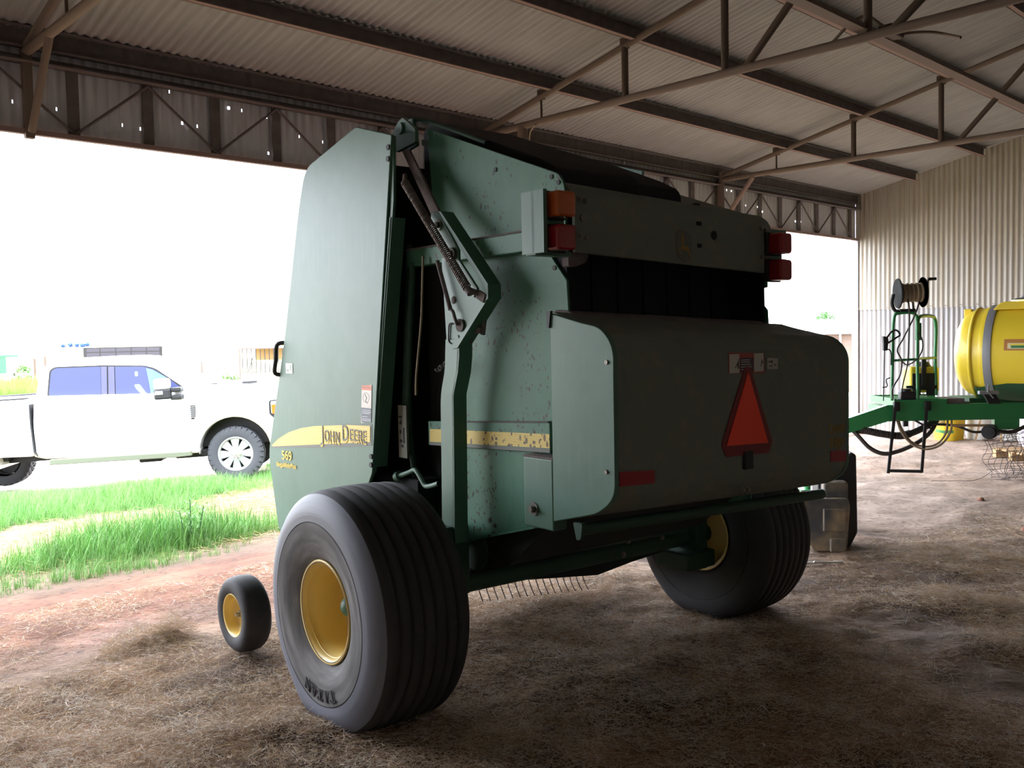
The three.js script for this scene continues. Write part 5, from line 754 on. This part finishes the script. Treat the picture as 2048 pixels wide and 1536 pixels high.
function crown(parent, blobs, n, size, m, h0 = 0.26) { const l = []; for (let i = 0; i < n; i++) { const [cx, cy, cz, r] = blobs[i % blobs.length], a = rr(0, 6.28), b = Math.acos(rr(-1, 1)), k = r * Math.pow(rnd(), 0.4); l.push([mtx(cx + k * Math.sin(b) * Math.cos(a), cy + k * Math.cos(b) * 0.8, cz + k * Math.sin(b) * Math.sin(a), rr(0, 6), rr(0, 6), rr(0, 6), size * rr(0.6, 1.3)), new THREE.Color().setHSL(h0 + rr(0, 0.07), 0.5, rr(0.4, 0.6))]); } const im = instanced('foliage', leafGeo, m, l, parent); im.userData.kind = 'stuff'; return im; }
{
  const p = V(67.61, 2.67, -35.23), g0 = groundY(p.x, p.z), t = thing('tree', 'leafy green tree rising behind the pale farm building', 'tree', [p.x, g0, p.z]); const b = p.y - g0;
  mesh('trunk', [cyl(V(0, 0, 0), V(0.1, b - 0.3, 0), 0.16, 0.1, 10), cyl(V(0.1, b - 0.6, 0), V(0.9, b + 0.1, 0.2), 0.07, 0.03, 8), cyl(V(0.1, b - 0.5, 0), V(-0.8, b + 0.1, 0.1), 0.07, 0.03, 8)], M.wood, t);
  crown(t, [[-0.1, b + 0.25, 0, 0.75], [0.6, b + 0.1, 0.1, 0.6], [-0.9, b - 0.05, 0, 0.4], [0.95, b + 0.35, -0.6, 0.4], [1.0, b - 0.3, 0.6, 0.45]], 700, 0.1, leafMat(84, 116, 56));
}
{
  const p = V(110.74, 1.90, -337.00), t = thing('tree_group', 'far bluish clump of trees on the horizon at left', 'trees', [p.x, groundY(p.x, p.z), p.z]); const y = p.y - groundY(p.x, p.z);
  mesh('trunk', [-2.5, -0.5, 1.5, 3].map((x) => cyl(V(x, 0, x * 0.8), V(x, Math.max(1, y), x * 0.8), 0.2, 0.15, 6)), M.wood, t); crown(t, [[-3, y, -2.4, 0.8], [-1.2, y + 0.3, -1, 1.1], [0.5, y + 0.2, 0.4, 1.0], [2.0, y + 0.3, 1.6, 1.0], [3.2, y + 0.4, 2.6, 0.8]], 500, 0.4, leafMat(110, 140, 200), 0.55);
}
[['low round green shrub far left behind the green container', V(31.56, 0.63, -115.05), 1.0], ['small shrub by the two fence posts at far left', V(22.80, 0.11, -81.88), 0.7], ['green shrub beside the far fence, left of the pole shed', V(32.65, -0.16, -65.57), 0.6], ['low green shrub in front of the far pole shed', V(23.35, -0.12, -44.01), 0.4]].forEach(([label, p, r]) => { const g0 = groundY(p.x, p.z), s = thing('shrub', label, 'shrub', [p.x, g0, p.z]); mesh('stem', [cyl(V(0, 0, 0), V(0.05, r * 0.8, 0), 0.04, 0.02, 6), cyl(V(0, 0, 0), V(-r * 0.4, r * 0.7, 0.1), 0.03, 0.02, 6)], M.wood, s); crown(s, [[-r * 0.7, r * 0.45, 0, r * 0.6], [0, r * 0.6, 0, r * 0.75], [r * 0.7, r * 0.4, 0.2, r * 0.6]], 260, r * 0.16, leafMat(110, 140, 84)); });
[[V(25.06, 0.29, -86.65), 0.22, 1.1, 'brown fence post left of the truck roof'], [V(25.73, 0.45, -86.02), 0.2, 1.1, 'dark fence post nearest the truck roof'], [V(27.59, 0.06, -59.33), 0.1, 1.2, 'thin fence post right of the wing mirror'], [V(28.50, -0.03, -55.70), 0.08, 2.6, 'tall thin pole standing left of the pole shed']].forEach(([p, w, h, label]) => { const g0 = groundY(p.x, p.z), s = thing('fence_post', label, 'post', [p.x, g0, p.z], faceTurn(p)); mesh('post', cyl(V(0, -0.1, 0), V(0, Math.max(h, p.y - g0 + h * 0.4), 0), w / 2, w / 2.3, 8), M.pipeDark, s); });
{ const p = V(28.27, -0.06, -58.68), s = thing('fence_rails', 'rusty pipe fence panel far behind the truck bonnet', 'fence', [p.x, groundY(p.x, p.z), p.z], faceTurn(p)); for (const y of [0.5, 0.85, 1.2]) mesh('rail', bx(-0.6, 0.6, y, y + 0.06, 0, 0.06), M.beamPink, s); for (const x of [-0.6, 0, 0.55]) mesh('upright', bx(x, x + 0.06, 0, 1.3, 0, 0.06), M.beamPink, s); }

// ---------------------------------------------------------------- grass, weeds, straw
const G0 = -6.65;
function grassDensity(x, z) {
  const o = G0 - z, n = fbm(x * 0.7, z * 0.7, 0, 4, 301), n2 = vnoise(x * 2.2, z * 2.2, 0, 305); if (o < -0.15) return 0;
  let d = 0;
  d = Math.max(d, 1.15 * ell(x, z, 3.3, -8.2, 1.5, 0.8, -0.1));            // tall band in front of the baler's nose
  d = Math.max(d, 0.75 * ell(x, z, 2.3, -7.2, 1.4, 0.35));                   // fringe along the drip line
  d = Math.max(d, 0.6 * ell(x, z, 1.0, -7.6, 1.6, 0.8));
  d = Math.max(d, 1.2 * ell(x, z, 5.1, -12.1, 1.9, 1.5, 0.55));            // band before the truck
  d = Math.max(d, 1.0 * ell(x, z, 3.3, -12.7, 1.6, 2.0));
  d = Math.max(d, 1.0 * ell(x, z, 2.3, -11.2, 1.0, 0.9));
  d = Math.max(d, 0.7 * ell(x, z, 3.5, -10.2, 0.8, 0.35));
  d = Math.max(d, 1.0 * ell(x, z, 4.6, -10.4, 0.45, 0.9));                 // tuft at the edge of the straw
  d = Math.max(d, 0.9 * ell(x, z, 7.6, -13.0, 1.2, 0.8, 0.3));
  d -= 1.4 * ell(x, z, 3.1, -9.8, 1.25, 0.9, 0.3); d -= 0.8 * ell(x, z, 5.7, -10.4, 0.9, 1.6, 0.5);
  d = Math.max(d, 0.6 * sstep(7.5, 8.6, x) * sstep(0.2, 1.5, o) * (1 - sstep(8, 12, o)));
  d = Math.max(d, 0.5 * sstep(1, -2, x) * sstep(0, 1, o) * (1 - sstep(9, 12, o)));
  return clamp(d * 1.25 - 0.3 + 0.5 * (n - 0.5) + 0.3 * (n2 - 0.5));
}
function blade(h, w, lean) { const p = [], id = [], n = 3; for (let i = 0; i <= n; i++) { const t = i / n, ww = w * (1 - t * 0.9), z = lean * t * t; p.push(-ww / 2, h * t * (1 - 0.25 * lean / h * t), z, ww / 2, h * t * (1 - 0.25 * lean / h * t), z); } for (let i = 0; i < n; i++) { const a = 2 * i; id.push(a, a + 1, a + 3, a, a + 3, a + 2); } const g = new THREE.BufferGeometry(); g.setAttribute('position', new THREE.Float32BufferAttribute(p, 3)); g.setIndex(id); g.computeVertexNormals(); return g; }
function tuft(n, h, spread) { const gs = []; for (let i = 0; i < n; i++) { const g = blade(h * rr(0.5, 1.1), rr(0.005, 0.009), rr(0.03, 0.5) * h); g.rotateY(rr(0, 6.28)).translate(rr(-spread, spread), 0, rr(-spread, spread)); gs.push(clean(g)); } return mergeGeometries(gs); }
{
  const lists = [[], [], []];
  for (let i = 0; i < 90000; i++) {
    const x = rr(-2.5, 10), z = rr(-15.5, G0 + 0.15), d = grassDensity(x, z); if (rnd() > d) continue;
    const o = G0 - z, k = i % 3, s = (0.5 + 0.6 * d) * rr(0.6, 1.15) * (o < 0.9 ? 0.62 : 1) * (1 + 0.25 * ell(x, z, 3.3, -8.2, 1.3, 0.8));
    const tint = fbm(x * 1.1, z * 1.1, 0, 3, 311); lists[k].push([mtx(x, groundY(x, z) - 0.01, z, rr(-0.15, 0.15), rr(0, 6.28), rr(-0.15, 0.15), s), new THREE.Color().setHSL(0.262 + 0.06 * tint + rr(-0.025, 0.025), rr(0.25, 0.48), rr(0.28, 0.6))]);
    if (lists[0].length > 9000) break;
  }
  const gm = phy({ color: rgb(160, 190, 124), roughness: 0.7, transmission: 0.3, thickness: 0 });
  const grass = new THREE.Group(); grass.name = 'grass'; grass.userData = { kind: 'stuff', label: 'bright green grass growing in the yard outside the opening' }; scene.add(grass);
  lists.forEach((l, k) => instanced('grass_tufts', tuft(9, 0.3, 0.05), gm, l, grass).userData.kind = 'stuff');
}
{ // tall weeds far left, past the truck
  const l = []; for (let i = 0; i < 1100; i++) { const t = rnd(), k = rr(0.87, 1.13), p = V((15.01 + 2.30 * t) * k, 0, (-61.59 + 2.19 * t) * k); l.push([mtx(p.x, groundY(p.x, p.z), p.z, rr(-0.2, 0.2), rr(0, 6), rr(-0.2, 0.2), rr(2.5, 4.2)), new THREE.Color().setHSL(rr(0.2, 0.28), 0.4, rr(0.4, 0.55))]); }
  const w = instanced('weeds', tuft(9, 0.3, 0.06), phy({ color: rgb(150, 176, 90), roughness: 0.8, transmission: 0.3, thickness: 0 }), l); w.userData = { kind: 'stuff', label: 'tall weeds at the far left edge beyond the truck bed' };
}
{ // a broad-leaved weed standing in the near grass
  const x0 = 3.45, z0 = -7.75, wd = thing('broadleaf_weed', 'broad-leaved green weed standing up out of the near grass', 'weed', [x0, groundY(x0, z0), z0]); const lm = leafMat(92, 138, 70);
  [[0, 0, 0.42], [0.1, 0.05, 0.36], [-0.09, -0.02, 0.33], [0.03, -0.1, 0.28]].forEach(([x, z, h]) => { mesh('stem', tube([V(x * 0.3, 0, z * 0.3), V(x * 0.7, h * 0.5, z * 0.7), V(x, h, z)], 0.004, 10, 5), M.tankGreen, wd); for (let i = 0; i < 9; i++) { const t = 0.35 + 0.65 * i / 8, a = i * 2.4; const g = leafGeo.clone().scale(0.026, 0.034, 0.03).translate(0, 0.034, 0).rotateX(1.1).rotateY(a).translate(x * t, h * t, z * t); mesh('leaf', g, lm, wd); } });
}
// straw: bent three-sided stalks
function stalk(b) { const p = [], id = [], n = 2; for (let i = 0; i <= n; i++) { const t = i / n - 0.5; for (let k = 0; k < 3; k++) { const a = k / 3 * 6.283; p.push(t, 0.5 * Math.sin(a) * 0.02 + b * (0.25 - t * t), 0.5 * Math.cos(a) * 0.02); } } for (let i = 0; i < n; i++) for (let k = 0; k < 3; k++) { const a = i * 3 + k, b2 = i * 3 + (k + 1) % 3; id.push(a, b2, b2 + 3, a, b2 + 3, a + 3); } const g = new THREE.BufferGeometry(); g.setAttribute('position', new THREE.Float32BufferAttribute(p, 3)); g.setIndex(id); g.computeVertexNormals(); return clean(g); }
const strawMat = std({ color: rgb(255, 255, 255), roughness: 0.8 });
const strawCol = (k) => { const b = rnd(); return new THREE.Color().setHSL(rr(0.065, 0.10), rr(0.26, 0.5), b < 0.2 ? rr(0.66, 0.84) : k * rr(0.35, 0.95)); };
{
  const geos = [stalk(0.05), stalk(0.25), stalk(-0.12)], lists = [[], [], []];
  for (let i = 0; i < 620000; i++) {
    const x = rr(0, 9), z = rr(-6.4, -0.2); if (x < -z * 0.1 - 0.2) continue; const d = strawDensity(x, z); if (rnd() > d) continue;
    const L = Math.pow(rnd(), 2.6) * 0.085 + 0.014, w = Math.max(0.45, 0.07 / L * rr(0.7, 1.3)), y = floorY(x, z) + rr(0, 0.008 + 0.022 * d);
    lists[i % 3].push([mtx(x, y, z, rr(-0.4, 0.4), rr(0, 6.28), rr(-0.3, 0.3), L, L * w, L * w), strawCol((0.72 + 0.1 * d) * (0.55 + 0.8 * fbm(x * 3.5, z * 3.5, 0, 3, 431)))]);
  }
  // heaps of loose hay
  for (const [cx, cz, r, h, n] of [[1.98, -5.18, 0.15, 0.08, 700], [2.16, -5.12, 0.09, 0.12, 600], [2.05, -5.0, 0.12, 0.05, 350], [1.83, -5.05, 0.1, 0.05, 300], [1.95, -4.35, 0.25, 0.05, 500], [2.1, -3.75, 0.3, 0.05, 700], [2.6, -2.75, 0.3, 0.06, 900], [6.95, -2.75, 0.25, 0.05, 1200], [6.9, -2.35, 0.28, 0.06, 1400], [5.95, -2.3, 0.22, 0.05, 1100], [5.75, -1.85, 0.25, 0.07, 1300], [5.25, -1.5, 0.3, 0.08, 1500], [1.75, -3.6, 0.35, 0.05, 900]])
    for (let i = 0; i < n; i++) { const a = rr(0, 6.28), q = Math.sqrt(rnd()) * r, x = cx + q * Math.cos(a) * 1.4, z = cz + q * Math.sin(a), L = rr(0.04, 0.15), w = Math.max(0.25, 0.05 / L); lists[i % 3].push([mtx(x, floorY(x, z) + h * rnd() * (1 - (q / r) ** 2), z, rr(-1, 1), rr(0, 6.28), rr(-0.8, 0.8), L, L * w, L * w), strawCol(0.58)]); }
  const straw = new THREE.Group(); straw.name = 'straw_litter'; straw.userData = { kind: 'stuff', label: 'dry straw and hay strewn over the earth floor' }; scene.add(straw);
  lists.forEach((l, k) => instanced('straw_stalks', geos[k], strawMat, l, straw).userData.kind = 'stuff');
  // straw lying outside on the slope
  const l2 = []; for (let i = 0; i < 40000; i++) { const x = rr(0.5, 8.5), z = rr(-13, -7.2), n = fbm(x * 1.5, z * 1.5, 0, 3, 421); let d = 1.2 * ell(x, z, 5.6, -10.3, 1.1, 1.7, 0.5) + 0.8 * ell(x, z, 3.2, -10.1, 1.8, 0.5) + 0.8 * ell(x, z, 1.8, -8.9, 1.5, 0.6) + 0.5 * ell(x, z, 4.6, -8.2, 0.6, 0.6); if (rnd() > clamp(d + 0.8 * (n - 0.5))) continue; const L = rr(0.05, 0.22); l2.push([mtx(x, groundY(x, z) + rr(0, 0.05), z, rr(-0.4, 0.4), rr(0, 6.28), rr(-0.3, 0.3), L, L * 0.8, L * 0.8), new THREE.Color().setHSL(rr(0.08, 0.11), rr(0.35, 0.55), rr(0.18, 0.42))]); }
  const o = instanced('dry_straw', geos[1], strawMat, l2); o.userData = { kind: 'stuff', label: 'orange dry straw lying on the slope outside the baler' };
}
// lie everything on the ground, shadows on, and hand over
scene.traverse((o) => { if (o.isMesh) { o.castShadow = true; o.receiveShadow = true; } });
renderer.render(scene, camera);
